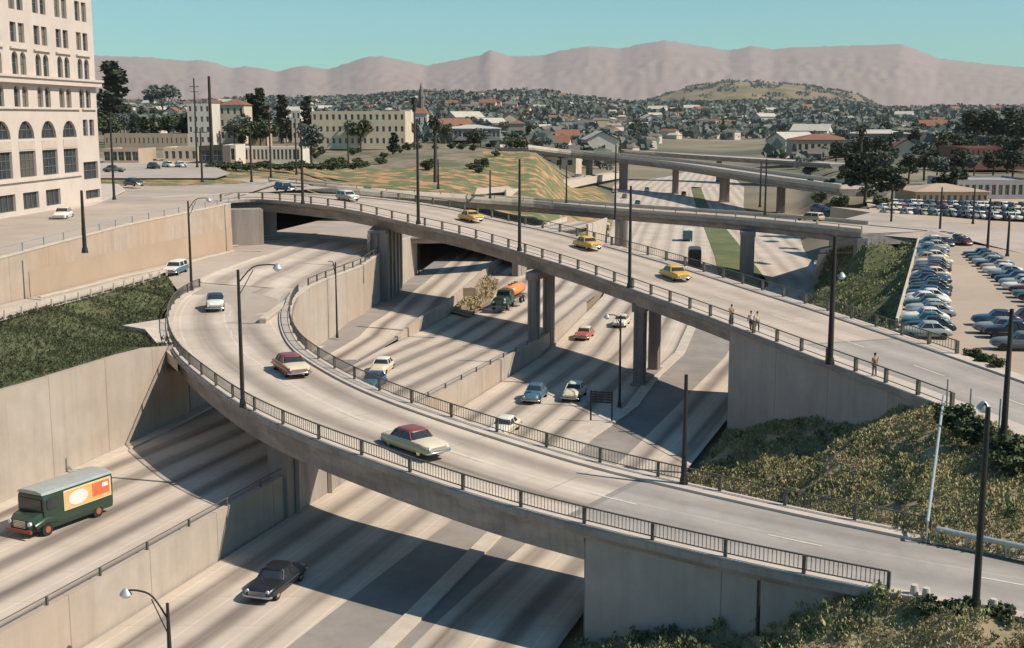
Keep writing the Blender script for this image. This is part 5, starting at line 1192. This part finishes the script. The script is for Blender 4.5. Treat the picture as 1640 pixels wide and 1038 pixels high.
# return side facing away (right end wall) has its own windows hidden from the street ; small entrance roof
def simple_building(name, label, px0, px1, pyb, pyt, z, depth, m, rows, cols, wf=.5, hf=.5, ang=0, group=None, arched=False, roof=None, mroof=None, Z=None, cat="building"):
    a = U(px0, pyb, 18.5 if z is None else z)
    a.z = 0
    zz = TH(a.x, a.y) if z is None else z
    wd = (px1-px0)*a.y/FP; d = ray((px0+px1)/2, pyt); t = a.y/d.y; top = HC + d.z*t
    e_ = Vector((math.cos(R(ang)), math.sin(R(ang)), 0)); b0 = zz-1.0; H_ = top-zz; holes = []
    for r in range(rows):
        fh = H_/rows; z0 = zz+fh*r+fh*(1-hf)/2; z1 = z0+fh*hf
        for c in range(cols):
            cw = wd/cols; s0 = cw*c+cw*(1-wf)/2; holes.append((s0, s0+cw*wf, z0, z1, arched and r == rows-1, (1, 1)))
    root, X = facade(name, label, Vector((a.x, a.y, 0)), e_, (b0, top), wd, depth, holes, m, group, cat=cat, m_frame=M_frameL)
    if roof:
        n_ = Vector((e_.y, -e_.x, 0)); b = MB(); o = .6
        P = [e_*(-o)+n_*o, e_*(wd+o)+n_*o, e_*(wd+o)-n_*(depth+o), e_*(-o)-n_*(depth+o)]; P = [p+Vector((0, 0, top+.004)) for p in P]
        in_ = min(depth, wd)*.45; Q = [e_*in_-n_*(depth/2), e_*(wd-in_)-n_*(depth/2)]; Q = [q+Vector((0, 0, top+roof)) for q in Q]
        b.add(P+Q, [(0, 1, 5, 4), (1, 2, 5), (2, 3, 4, 5), (3, 0, 4), (3, 2, 1, 0)]); b.build("roof", mroof or M_roofR, root)
    return root
M_roofR = mat("red_tile_roof", (.26, .12, .07), (.2, .09, .06), scale=1.2); M_roofG = mat("grey_shingle_roof", (.2, .17, .14), (.13, .11, .1), scale=1.5); M_roofP = mat("pale_gravel_roof", (.5, .45, .36), (.42, .38, .3), scale=.6)
W1_ = mat("white_stucco", (.62, .55, .45), (.54, .47, .39), scale=.3); W2_ = mat("tan_stucco", (.45, .34, .24), (.38, .29, .21), scale=.3); W3_ = mat("cream_stucco", (.58, .48, .33), (.5, .4, .29), scale=.3); W4_ = mat("grey_stucco", (.34, .32, .3), (.28, .26, .25), scale=.3); W5_ = mat("brick_red", (.24, .1, .07), (.19, .09, .07), scale=.8); W6_ = mat("dark_boards", (.06, .05, .045), (.09, .075, .06), scale=1)
gb = None
simple_building("school_building", "long cream three storey school building with even windows in the middle distance", 500, 648, 235, 178, 17.5, 30, W3_, 3, 15, .42, .45, 0)
simple_building("wing_building", "narrow white end block right of the long school building", 641, 658, 225, 176, 17.6, 20, W1_, 3, 2, .3, .5)
cs_ = simple_building("church", "white church with pointed gables and small dark spire right of the school building", 660, 684, 212, 182, 18.5, 18, W1_, 1, 3, .35, .6, arched=True, roof=7)
b = MB(); b.loft([[Vector((rr*math.cos(2*math.pi*k/8)+6, rr*math.sin(2*math.pi*k/8)+6, z)) for k in range(8)] for rr, z in ((1.8, 32), (1.8, 42), (2.2, 42.2), (.1, 52))]); b.build("spire", M_roofG, cs_)
simple_building("shop", "low dark open shed between the tall poles on the left street", 319, 357, 264, 234, 16.7, 14, W6_, 1, 2, .8, .6)
simple_building("shop", "small white shop with big opening left of the columned shop", 358, 378, 262, 232, 16.7, 12, W1_, 1, 2, .6, .6)
simple_building("shop", "long low white shop with many tall blue openings and flat roof", 379, 480, 259, 236, 16.75, 16, W1_, 1, 16, .6, .7)
simple_building("shop", "low tan shop with pale roof left of the dark shed", 262, 316, 260, 236, 16.8, 14, W3_, 1, 5, .5, .5)
simple_building("garage_building", "low brown garage building with wide blue windows right of the office building's corner", 166, 222, 262, 238, 16.9, 16, W2_, 1, 5, .85, .6)
simple_building("apartment_house", "pink apartment house with two window rows behind the thick pole", 302, 338, 232, 166, 18.5, 16, W1_, 4, 4, .4, .5)
simple_building("apartment_house", "cream apartment house right of the thick pole", 352, 392, 226, 168, 19, 16, W3_, 3, 4, .4, .5, roof=2.5)
simple_building("mansion", "old grey mansion with red hipped roof between two large trees", 192, 246, 190, 160, 20, 22, W4_, 1, 5, .4, .5, roof=8)
simple_building("house", "white porch house below the old mansion", 168, 214, 205, 172, 19, 12, W1_, 2, 5, .5, .5)
simple_building("house", "white house with red roof left of the pink apartment house", 270, 296, 205, 176, 19, 12, W1_, 2, 3, .4, .5, roof=3)
simple_building("warehouse", "long brown garden wall building below the mansion", 168, 300, 236, 214, 17.6, 10, W2_, 1, 18, .3, .4)
simple_building("flats", "tan blank fronted block behind the columned shop", 398, 425, 232, 196, 18, 14, W2_, 2, 3, .3, .4)
simple_building("flats", "small white tower block at the left of the school", 446, 456, 225, 178, 18, 8, W1_, 3, 2, .4, .5)
simple_building("flats", "white slender building beside the leafy street tree", 468, 482, 225, 177, 18.2, 8, W1_, 3, 2, .4, .5)
simple_building("pavilion", "long low open market shed with bright roof edge right of the tall palm", 706, 800, 222, 206, 17.5, 30, W4_, 1, 14, .6, .6, roof=2, mroof=M_roofP)
simple_building("warehouse", "big tan roofed warehouse in the dark trees at right", 1276, 1366, 247, 224, 9.5, 26, W2_, 1, 9, .5, .4, roof=3, mroof=M_roofR)
simple_building("warehouse", "bluish flat roofed warehouse behind the tan one", 1372, 1460, 236, 214, 12, 26, W4_, 1, 8, .5, .4, roof=2, mroof=M_roofP)
simple_building("warehouse", "long low building with yellow roof edge behind the distant lot", 1532, 1660, 320, 288, 9, 22, W4_, 1, 12, .6, .5)
simple_building("shop", "low tan building with red front behind the distant lot", 1466, 1582, 326, 307, 9, 16, W2_, 1, 12, .5, .4, roof=1.5, mroof=W2_)
simple_building("brick_building", "dark brick apartment building at the far right edge", 1545, 1660, 268, 236, 10, 30, W5_, 2, 14, .4, .5)
simple_building("flats", "pale stepped building with tower by the dark brick building", 1436, 1462, 232, 205, 12, 12, W3_, 3, 3, .3, .4)

# ---- small houses of the valley
def house_mesh(wm, rm, k):
    root = empty("house"); w_, d_, h = [(9, 8, 3.4), (12, 8, 5.6), (8, 10, 3.6), (15, 10, 6.5)][k]
    b = MB(); b.box((0, 0, h/2-1), (w_, d_, h+2)); 
    b.add([(-w_/2, -d_/2, h), (-w_/2, d_/2, h), (-w_/2, 0, h+2.3), (w_/2, -d_/2, h), (w_/2, d_/2, h), (w_/2, 0, h+2.3)], [(0, 1, 2), (3, 5, 4)])
    b.build("wall", wm, root)
    r = MB(); o = .5
    for s_ in (-1, 1):
        r.add([(-w_/2-o, s_*(d_/2+o), h-.25), (w_/2+o, s_*(d_/2+o), h-.25), (w_/2+o, 0, h+2.5), (-w_/2-o, 0, h+2.5)], [(0, 1, 2, 3)])
        r.add([(-w_/2-o, s_*(d_/2+o), h-.05), (w_/2+o, s_*(d_/2+o), h-.05), (w_/2+o, 0, h+2.7), (-w_/2-o, 0, h+2.7)], [(3, 2, 1, 0)])
    r.build("roof", rm, root)
    wn = MB()
    for r_ in range(2 if h > 5 else 1):
        for x in (-.32, 0, .32): wn.box((x*w_, -d_/2-.02, 1.6+2.6*r_), (1.3, .08, 1.3))
    wn.build("window", M_glass, root); kidmap(root); return root
HP = []
for k, (wm, rm, nm) in enumerate([(W1_, M_roofG, "white house with grey roof"), (W3_, M_roofR, "cream house with red roof"), (W2_, M_roofG, "tan house with dark roof"), (W1_, M_roofP, "white block with pale roof"), (W3_, M_roofG, "cream house with grey roof"), (W1_, M_roofR, "white house with red roof")]):
    HP.append([house_mesh(wm, rm, k % 4), nm, False])
rh = random.Random(11); nh = 0; zone = lambda Z, px: ("on the valley floor" if Z < 1000 else "in mid valley" if Z < 1900 else "on the far slope") + (" at left" if px < 760 else " in the middle" if px < 1150 else " at right")
def free(px, Z):
    if Z < 900 and 985 < px < 1225: return False
    if Z < 620 and 900 < px < 1330: return False
    if Z < 1250 and 1040 < px < 1235 and Z > 800: return False
    return True
while nh < 250:
    Z = 560*math.exp(rh.random()**.8*1.72); px = rh.uniform(165, 1720)
    if px < 720 and Z < 800: continue
    if px < 820 and Z < 620: continue
    if not free(px, Z): continue
    h = HP[rh.choice([0, 0, 1, 2, 3, 4, 4, 5])]; p = TU(px, Z); lb = h[1]+" "+zone(Z, px); rz = rh.choice([0, 90, 25, -20])+rh.uniform(-10, 10)
    if not h[2]: o = h[0]; o.location = p; o.rotation_euler = (0, 0, R(rz)); tag(o, lb, "house", lb.replace("house", "houses")); h[2] = True
    else: dup(h[0], p, R(rz), lb, lb+"s", rh.uniform(1.1, 2.0))
    nh += 1
for h in HP: h[0]["group"] = h[0]["label"]

# ================================================================ TREES AND PLANTS
def leaf_cloud(mb, blobs, n, size, rr, mi=0, flat=.5):
    for _ in range(n):
        c, r = rr.choice(blobs); v = Vector((rr.gauss(0, 1), rr.gauss(0, 1), rr.gauss(0, 1))).normalized(); q = Vector(c) + Vector((v.x*r[0], v.y*r[1], v.z*r[2]))*(rr.random()**.35)
        a = Vector((rr.gauss(0, 1), rr.gauss(0, 1), rr.gauss(0, 1)*flat)).normalized()*size*rr.uniform(.6, 1.4); b_ = a.cross(Vector((rr.gauss(0, 1), rr.gauss(0, 1), rr.gauss(0, 1)))).normalized()*size*rr.uniform(.4, .9)
        mb.add([q-a, q+b_, q+a, q-b_], [(0, 1, 2, 3)], mi)
def tree(kind, seed, n=420, mats=None):
    rr = random.Random(seed); root = empty(kind[0]); K = kind[1]; H_ = 10
    t = MB(); t.tube(catmull([Vector((0, 0, -1)), Vector((rr.uniform(-.2, .2), 0, 3)), Vector((rr.uniform(-.5, .5), .2, 6))], 3), .32, 7, r2=.14)
    for k in range(5):
        a = rr.uniform(0, 6.28); t.tube([(0, 0, 3+k*.6), (1.6*math.cos(a), 1.6*math.sin(a), 5+k*.7)], .1, 5, r2=.04)
    c = MB()
    if K == 'round': bl = [((rr.uniform(-2.2, 2.2), rr.uniform(-2.2, 2.2), rr.uniform(4, 8.5)), (rr.uniform(1.1, 1.9),)*2+(rr.uniform(.9, 1.5),)) for _ in range(11)]
    elif K == 'tall': bl = [((rr.uniform(-.7, .7)*(1-k/14), rr.uniform(-.7, .7), 1.6+k*.85), (1.5-.09*k,)*2+(.95,)) for k in range(11)]
    elif K == 'wide': bl = [((rr.uniform(-4, 4), rr.uniform(-3, 3), rr.uniform(6.2, 8.4)), (1.7, 1.7, .9)) for _ in range(13)]
    else: bl = [((rr.uniform(-1.6, 1.6), rr.uniform(-1.6, 1.6), rr.uniform(.6, 2.8)), (1.1, 1.1, .9)) for _ in range(7)]
    leaf_cloud(c, bl, n, .5 if K != 'bush' else .34, rr)
    
    if K == 'bush': t = MB(); t.tube([(0, 0, -.3), (0, 0, 1.2)], .12, 5)
    t.build("trunk", M_bark, root); c.build("crown", mats or M_leafD, root); kidmap(root); return root
KT = [(('broadleaf_tree', 'round'), M_leafD, "dark rounded tree"), (('broadleaf_tree', 'round'), M_leafM, "green rounded tree"), (('broadleaf_tree', 'round'), M_leafB, "grey-green rounded tree"), (('cypress_tree', 'tall'), M_leafD, "dark pointed tree"), (('broadleaf_tree', 'wide'), M_leafB, "wide flat-topped tree"), (('bush', 'bush'), M_leafM, "low green bush")]
TP = [tree(k, 20+i, 760, m) for i, (k, m, _) in enumerate(KT)]; used = [False]*len(TP)
def put_tree(i, p, s, label, group=None, cat="tree"):
    rz = rh.uniform(0, 6.28)
    if not used[i]: o = TP[i]; o.location = p; o.rotation_euler = (0, 0, rz); o.scale = s if isinstance(s, tuple) else (s,)*3; tag(o, label, cat, group); used[i] = True; return o
    o = dup(TP[i], p, rz, label, group, s); o["category"] = cat
    if not group and "group" in o: del o["group"]
    return o
def tree_px(i, px, pyb, pyt, z, label, w=1.0, group=None):
    p = U(px, pyb, z); d = ray(px, pyt); h = HC + d.z*p.y/d.y - z; s = h/10.; return put_tree(i, p, (s*w, s*w, s), label, group)
tree_px(3, 180, 218, 108, 18.5, "tall ragged dark tree beside the office building's corner", 1.7)
tree_px(4, 262, 205, 130, 18.8, "umbrella-shaped dark tree right of the mansion", .95)
tree_px(0, 200, 212, 165, 18, "dark bushy tree in front of the mansion's left side", 1.2)
tree_px(0, 240, 214, 172, 18, "dark bushy tree in front of the mansion's right side", 1.3)
tree_px(2, 500, 262, 196, 16.6, "bushy grey-green street tree at the school building's left corner", 1.1)
tree_px(2, 288, 222, 176, 18, "grey-green tree beside the pink apartment house", 1.0)
tree_px(1, 375, 226, 186, 18, "green tree in front of the cream apartment house", 1.0)
tree_px(3, 630, 246, 215, 17.2, "small dark tree below the school building's right end", 2)
tree_px(0, 1385, 322, 236, 9.0, "large dark tree at the left of the dark clump by the distant lot", 1.2)
tree_px(0, 1428, 326, 262, 9.0, "very dark round tree standing at the distant lot's corner", 1.3)
tree_px(2, 1410, 300, 240, 9.0, "brownish tree behind the very dark round tree", 1.3)
tree_px(0, 1518, 318, 262, 9.0, "dark tree in front of the low buildings behind the distant lot", 1.7)
tree_px(0, 1600, 240, 172, 12.0, "big dark tree mass at the right skyline", 1.5)
tree_px(0, 1628, 236, 168, 12.0, "tallest dark tree at the right edge of the skyline", 1.2)
tree_px(0, 1566, 238, 172, 12.0, "broad dark tree left of the right skyline mass", 1.2)
for k, (x, y, yt) in enumerate([(1350, 300, 262), (1372, 292, 255), (1455, 290, 244), (1480, 285, 236), (1500, 290, 248), (1535, 282, 236), (1560, 284, 246), (1590, 282, 240), (1622, 284, 238), (1645, 282, 244), (1400, 262, 228), (1476, 262, 226), (1508, 258, 222), (1532, 256, 214)]):
    tree_px([0, 2, 0, 0, 2][k % 5], x, y, yt, 9.5, "dark tree %s from the left in the grove behind the distant lot" % ordw(k), 1.3, "dark grove behind the distant lot")
for k, x in enumerate(range(345, 575, 17)):
    put_tree(5, U(x, 270+(k*5) % 4, 16.4), (.95, .95, .42+.1*(k % 3)), "bush, %s from the left in the hedge before the columned shop" % ordw(k), "hedge before the columned shop", "bush")
for k in range(46):
    px = rh.uniform(1255, 1690); Z = rh.uniform(430, 900); put_tree(rh.choice([0, 0, 2]), TU(px, Z), (1.5, 1.5, rh.uniform(1.0, 1.5)), "dark tree in the wood behind the warehouses at right", "dark wood behind the warehouses")
for k in range(62):
    px = rh.uniform(165, 500) if k < 44 else rh.uniform(560, 830); Z = rh.uniform(470, 760); put_tree(rh.choice([0, 2, 1, 3]), TU(px, Z), (1.25, 1.25, rh.uniform(.8, 1.35)), "dark tree among the houses on the left rise" if k < 44 else "dark tree in the gardens right of the school building", "trees on the left rise" if k < 44 else "garden trees near the school")
for k in range(34):
    px = rh.uniform(430, 800); Z = rh.uniform(330, 460)
    put_tree(5, TU(px, Z), rh.uniform(.5, 1.0), "low bush on the dirt slope before the school building", "bushes before the school", "bush")
for k, (px, yb_, yt, wd_, ma, rf, lb) in enumerate([(232, 228, 204, 26, W1_, M_roofG, "white cottage under the mansion's trees"), (300, 204, 182, 20, W3_, M_roofR, "small cream house with red roof behind the pink apartment house"), (408, 214, 194, 22, W1_, M_roofR, "white house with red roof behind the tan block"), (430, 200, 182, 20, W3_, M_roofG, "cream house with grey roof left of the cypress"), (340, 205, 186, 18, W2_, M_roofR, "tan house with red roof peeping above the apartment houses"), (536, 178, 168, 30, W1_, M_roofP, "long white penthouse line behind the school roof"), (700, 205, 190, 24, W3_, M_roofR, "cream house with red roof behind the tall palm"), (745, 200, 186, 26, W1_, M_roofG, "white house with grey roof behind the market shed"), (815, 214, 198, 26, W2_, M_roofR, "tan house right of the market shed")]):
    simple_building("house", lb, px, px+wd_, yb_, yt, None, 10, ma, 1, 3, .35, .45, roof=2.2, mroof=rf, cat="house")
# palm
def palm(px, pyb, pyt, z, label):
    p = U(px, pyb, z); d = ray(px, pyt); h = HC+d.z*p.y/d.y-z; root = empty("palm_tree", p); t = MB(); t.tube([(0, 0, 0), (.1, 0, h*.5), (0, 0, h*.9)], .38, 8, r2=.28); t.build("trunk", M_bark, root)
    c = MB(); rr = random.Random(int(px)); 
    for _ in range(60):
        a = rr.uniform(0, 6.28); el_ = rr.uniform(-.9, .9); L = rr.uniform(1.6, 2.6); v = Vector((math.cos(a)*math.cos(el_), math.sin(a)*math.cos(el_), math.sin(el_))); w_ = Vector((-math.sin(a), math.cos(a), 0))*.22; o = Vector((0, 0, h*.9))
        m_ = o+v*L*.55+Vector((0, 0, .25)); e_ = o+v*L+Vector((0, 0, -.5)); c.add([o, m_-w_, e_, m_+w_], [(0, 1, 2, 3)])
    leaf_cloud(c, [((0, 0, h*.8), (.8, .8, h*.12))], 70, .35, rr); c.build("crown", M_leafD, root); tag(root, label, "palm tree")
palm(697, 292, 183, 15.5, "tall shaggy palm standing beside the orange slope"); palm(1376, 300, 196, 10, "slender palm above the dark grove at right"); palm(664, 240, 152, 17.5, "palm rising next to the white church")
for k, (x, y) in enumerate([(452, 170), (495, 172), (418, 160), (402, 168)]):
    tree_px(3, x, 225, y-12, 18.5, "slim dark cypress, %s from the left behind the low shops" % ordw([2, 3, 1, 0][k]), 1.3, "cypresses behind the shops")
nt_ = 0
while nt_ < 250:
    Z = 520*math.exp(rh.random()**.75*1.75); px = rh.uniform(165, 1700)
    if px < 840 and Z < 650: continue
    if not free(px, Z): continue
    i = rh.choice([0, 0, 2, 2, 1, 3, 4]); s = rh.uniform(.8, 1.7); p = TU(px, Z); lb = KT[i][2]+" "+zone(Z, px)
    put_tree(i, p, s, lb, lb); nt_ += 1
for i, t in enumerate(TP):
    if not t.get("label"): tag(t, KT[i][2]+" at the edge of the grassy verge", "tree"); t.location = U(1235, 372, .1); t.scale = (.6,)*3
# far wood : uncountable mass of crowns across valley and ridges
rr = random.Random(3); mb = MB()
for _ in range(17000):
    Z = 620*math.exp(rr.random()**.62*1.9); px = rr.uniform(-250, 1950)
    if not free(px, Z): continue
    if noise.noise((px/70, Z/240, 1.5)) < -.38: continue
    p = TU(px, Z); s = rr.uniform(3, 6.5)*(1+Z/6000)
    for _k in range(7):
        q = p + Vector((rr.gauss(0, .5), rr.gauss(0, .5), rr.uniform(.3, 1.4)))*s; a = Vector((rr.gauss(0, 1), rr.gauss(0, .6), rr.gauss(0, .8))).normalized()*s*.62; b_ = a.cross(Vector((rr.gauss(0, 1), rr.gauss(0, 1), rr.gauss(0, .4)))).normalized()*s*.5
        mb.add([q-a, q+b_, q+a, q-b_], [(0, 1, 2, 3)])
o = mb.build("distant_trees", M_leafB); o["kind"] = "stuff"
mb = MB()
for _ in range(1500):
    px = rr.uniform(1000, 1410); Z = rr.uniform(4350, 5000); x = (px-820)*Z/FP
    q_ = (px-985)/440; prof = knots([(0, 0), (.1, .35), (.25, .8), (.42, 1.0), (.55, .93), (.7, .82), (.85, .6), (1, 0)])(q_); t_ = (Z-4300)/1600
    if noise.noise((px/26, Z/130, 4)) < .12: continue
    h = 40 + 128*prof*math.sin(math.pi*min(1, .12+t_*.95)); p = Vector((x, Z, h)); s = rr.uniform(6, 10)
    for _k in range(4):
        q = p+Vector((rr.gauss(0, .5), rr.gauss(0, .5), rr.uniform(0, .8)))*s; a = Vector((rr.gauss(0, 1), 0, rr.gauss(0, .6))).normalized()*s*.6; b_ = Vector((rr.gauss(0, .4), rr.gauss(0, .4), 1)).normalized()*s*.5; mb.add([q-a, q+b_, q+a, q-b_], [(0, 1, 2, 3)])
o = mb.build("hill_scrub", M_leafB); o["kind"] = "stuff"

# uncountable remainder of the far houses
mb = MB(); rr = random.Random(77)
for _ in range(1900):
    Z = 900*math.exp(rr.random()**.8*1.35); px = rr.uniform(165, 1700)
    if not free(px, Z) or noise.noise((px/50, Z/200, 8.5)) < -.25: continue
    p = TU(px, Z); a = rr.uniform(0, 3.14); M = Matrix.Rotation(a, 3, 'Z'); w_, d_, h = rr.uniform(8, 20), rr.uniform(7, 12), rr.uniform(4, 8); mi = rr.choice([0, 1, 2, 2]); ri = rr.choice([4, 4, 5, 3])
    mb.box(p+Vector((0, 0, h/2)), (w_, d_, h), M, mi)
    R4 = [M @ Vector((x*(w_/2+.5), y*(d_/2+.5), 0)) + p + Vector((0, 0, h+.01)) for x, y in ((-1, -1), (1, -1), (1, 1), (-1, 1))]; rg = [M @ Vector((x*w_/2*.8, 0, 0)) + p + Vector((0, 0, h+2.2)) for x in (-1, 1)]
    mb.add(R4+rg, [(0, 1, 5, 4), (1, 2, 5), (2, 3, 4, 5), (3, 0, 4)], ri)
o = mb.build("far_houses", [W1_, W3_, W2_, M_roofR, M_roofG, M_roofP]); o["kind"] = "stuff"
# vegetation tufts on the slopes
def tufts(name, H, inside, bbox, n, hmin, hmax, mats, seed, dens=None, leaf=.5, k=9):
    rr = random.Random(seed); mb = MB(); c = 0; tries = 0
    while c < n and tries < n*12:
        tries += 1; x, y = rr.uniform(bbox[0], bbox[1]), rr.uniform(bbox[2], bbox[3])
        if not inside(x, y): continue
        nz = noise.noise((x/3.2, y/3.2, seed))+.5*noise.noise((x/1.1, y/1.1, seed+3))
        if dens is not None and nz < dens + rr.uniform(-.15, .15): continue
        h = rr.uniform(hmin, hmax)*(1+.6*max(0, nz)); z = H(x, y)+.04; mi = 0 if rr.random() < .75 else 1
        mi = 0 if rr.random() < .78 else 1
        if noise.noise((x/6, y/6, seed+9)) > .22: mi = 1 if rr.random() < .5 else 0
        for _ in range(k):
            a = rr.uniform(0, 6.28); r_ = h*rr.uniform(.05, .5); q = Vector((x+r_*math.cos(a), y+r_*math.sin(a), z+h*rr.uniform(.05, .9)))
            u_ = Vector((rr.gauss(0, .5), rr.gauss(0, .5), 1)).normalized()*h*leaf*rr.uniform(.5, 1.1); s_ = u_.cross(Vector((rr.gauss(0, 1), rr.gauss(0, 1), rr.gauss(0, .5)))).normalized()*h*leaf*.38
            mb.add([q-u_*.6, q+s_, q+u_, q-s_], [(0, 1, 2, 3)], mi)
        c += 1
    o = mb.build(name, mats); o["kind"] = "stuff"; return o
M_tuft = mat("slope_shrub_leaves", (.27, .265, .11), (.37, .335, .165), scale=.8); M_tuftg = mat("green_slope_leaves", (.16, .20, .08), (.23, .25, .11), scale=.8); M_tufty = mat("dry_stalks", (.34, .26, .14), (.44, .34, .2), scale=.8); M_ivy = mat("ivy_leaves", (.04, .05, .02), (.07, .078, .033), scale=1.2)
bb = lambda P: (min(p.x for p in P), max(p.x for p in P), min(p.y for p in P), max(p.y for p in P))
tufts("slope_plants", H3, in3, bb(g3), 13000, .14, .4, [M_tuft, M_tufty], 2, -.38, leaf=.4, k=9)
tufts("slope_plants", H4, in4, (2, 48, 44, 72), 12000, .12, .32, [M_tuft, M_tufty], 5, -.5, leaf=.4, k=9)
tufts("slope_plants", H2, in2, bb(g2), 5000, .2, .5, [M_tuftg, M_tuft], 8, -.5, k=6)
tufts("ivy_cover", H0, in0, bb(g0), 10000, .1, .26, [M_ivy, M_ivy], 4, None, k=6)
M_shrub = mat("shrub_leaves", (.09, .11, .05), (.15, .165, .075), scale=.8)
tufts("slope_shrubs", H3, in3, bb(g3), 260, .4, .8, [M_shrub, M_tuft], 12, -.1, leaf=.26, k=34)
tufts("slope_shrubs", H4, in4, (2, 48, 44, 72), 260, .35, .7, [M_shrub, M_tuft], 15, -.1, leaf=.26, k=34)
wp = Z3((722, 500, 1.5), (750, 470, 1.4), (775, 446, 1.1), (800, 452, 1.1), (790, 478, 1.4), (752, 508, 1.6))
WPo, HW, inW = patch("weedy_ground", wp, [], M_dirt, 2, .05, zoff=.05)
tufts("weeds", HW, inW, bb(wp), 260, .2, .6, [M_tufty, M_tuft], 6)
# bushes one can count
k = 0
for pxx, pyy, zz, sc in [(1255, 690, 1.2, .5), (1300, 684, 2.2, .45), (1345, 676, 3.4, .5), (1230, 702, .7, .4), (1396, 664, 5.2, .42), (1530, 690, 8.8, .55), (1560, 712, 8.6, .5), (1600, 738, 8.3, .55), (1625, 760, 8, .5), (1488, 985, 5.9, .28), (1545, 990, 5.8, .3), (1600, 1000, 5.8, .32), (1215, 985, 3.2, .35), (1030, 1030, .4, .38)]:
    put_tree(5, U(pxx, pyy, zz), sc, "low green bush, %s counted along the planted slopes from the far wing wall" % ordw(k), "bushes on the right slopes", "bush"); k += 1
for j, (pxx, pyy) in enumerate([(1300, 300), (1330, 298), (1360, 302), (1392, 312), (1412, 330), (1345, 330), (1310, 322)]):
    put_tree(5, U(pxx, pyy+4, 9.0), .9, "bush, %s on the round grassy mound below the third bridge" % ordw(j), "bushes on the mound", "bush")
sh_ = U(1560, 577, 9.05)
for j in range(3): put_tree(5, U(1558+18*j, 577+8*j, 9.05), .32, "flat bush, %s beyond the far railing's end" % ordw(j), "bushes by the parking lot", "bush")

dp = [q for q in nearA if face_px([q], 0) > 1204][0]; p = MB(); p.tube([(0, 0, -3.2), (0, 0, -.3)], .1, 6); o = p.build("downpipe", M_pole); o.location = dp + Vector((-.35, -.45, -.2)); tag(o, "dark downpipe on the grey wing wall below the iron railing", "pipe")
put_tree(0, U(1196, 984, 2.6), (.16, .16, .14), "scraggly dark shrub at the foot of the downpipe", None, "bush")
# overhead lamp arm shadows etc. come from real lamps. guard rail on the ramp's end at right
gl = [p + Vector((0, 0, 0)) for p in catmull([U(1500, 866, 6.35), U(1560, 879, 6.3), U(1640, 896, 6.3), U(1740, 917, 6.3)])]
GR2 = empty("guard_rail"); tag(GR2, "pale rounded guard rail where the ramp meets the road at the right edge", "guard rail")
p = MB(); p.tube([q+Vector((0, 0, .65)) for q in gl], .16, 8); p.build("rail", M_steel, GR2)
for q in gl[::5]: p = MB(); p.box((0, 0, .3), (.2, .2, .7)); o = p.build("post", M_curb, GR2); o.location = q
for j, (x, y) in enumerate([(1464, 951), (1483, 956), (1591, 974)]):
    p = MB(); p.tube([(0, 0, 0), (0, 0, .45)], .22, 8, r2=.17); o = p.build("marker_stone", M_curb); o.location = U(x, y, 6.35); tag(o, "white marker stone, %s past the iron railing's end" % ordw(j), "marker", "white stones along the road edge")
for j, (px_, y0, y1, z0) in enumerate([(1516, 652, 612, 9.5), (1553, 668, 636, 9.3), (1600, 686, 655, 9.3)]):
    b_ = U(px_, y0, z0); p = MB(); p.tube([(0, 0, 0), (0, 0, 1.9)], .07, 6); o = p.build("fence_post", M_steel); o.location = b_; tag(o, "steel fence post, %s after the street bridge railing" % ordw(j), "post", "fence posts at the bridge end")
pp = [U(1517, 618, 11.3), U(1483, 858, 7.3)]; 
a_ = U(1510, 660, 9.4); b_ = U(1484, 862, 6.5)
p = MB(); p.tube([a_+Vector((0, 0, 1.1)), a_.lerp(b_, .5)+Vector((0, 0, .9)), b_+Vector((0, 0, .9))], .09, 6); CF = empty("chain_fence"); p.build("rail", M_steel, CF)
for t_ in [i/7 for i in range(8)]: q = MB(); q.tube([(0, 0, -.6), (0, 0, .95)], .05, 5); o = q.build("post", M_steel, CF); o.location = a_.lerp(b_, t_)
tag(CF, "pale pipe fence running down the planted slope between the bridge and the ramp", "fence")
a_, b_ = U(1472, 386, 9.05), U(1436, 524, 9.05)
p = MB(); p.box(((a_+b_)/2+Vector((0, 0, .4))), ((b_-a_).length, .25, .9), Matrix.Rotation(math.atan2(b_.y-a_.y, b_.x-a_.x), 3, 'Z')); o = p.build("kerb_wall", M_curb); tag(o, "pale low wall between the grassy slope and the parked row", "wall")

# ---- one air volume round everything
hz = MB(); hz.box((0, 7250, 649), (27000, 15500, 1301.2)); hv = bpy.data.materials.new("haze_air"); hv.use_nodes = True; nn_ = hv.node_tree.nodes
for q in list(nn_):
    if q.type == 'BSDF_PRINCIPLED': nn_.remove(q)
pv = nn_.new("ShaderNodeVolumePrincipled"); pv.inputs["Color"].default_value = (.93, .88, .86, 1); pv.inputs["Density"].default_value = HAZE; pv.inputs["Anisotropy"].default_value = .0
hv.node_tree.links.new(pv.outputs[0], nn_["Material Output"].inputs["Volume"])
ho = hz.build("haze", hv); ho["kind"] = "stuff"; ho.display_type = 'WIRE'
# ---- every label singles out one thing: number look-alikes from left to right
from collections import defaultdict
LB = defaultdict(list)
for o in list(col.objects):
    if o.parent is None and o.get("label"): LB[o["label"]].append(o)
for lb, os_ in LB.items():
    if len(os_) > 1:
        os_.sort(key=lambda o: 820+FP*o.location.x/max(1, o.location.y))
        for k, o in enumerate(os_): o["label"] = lb + ", %s from the left" % ordw(k)
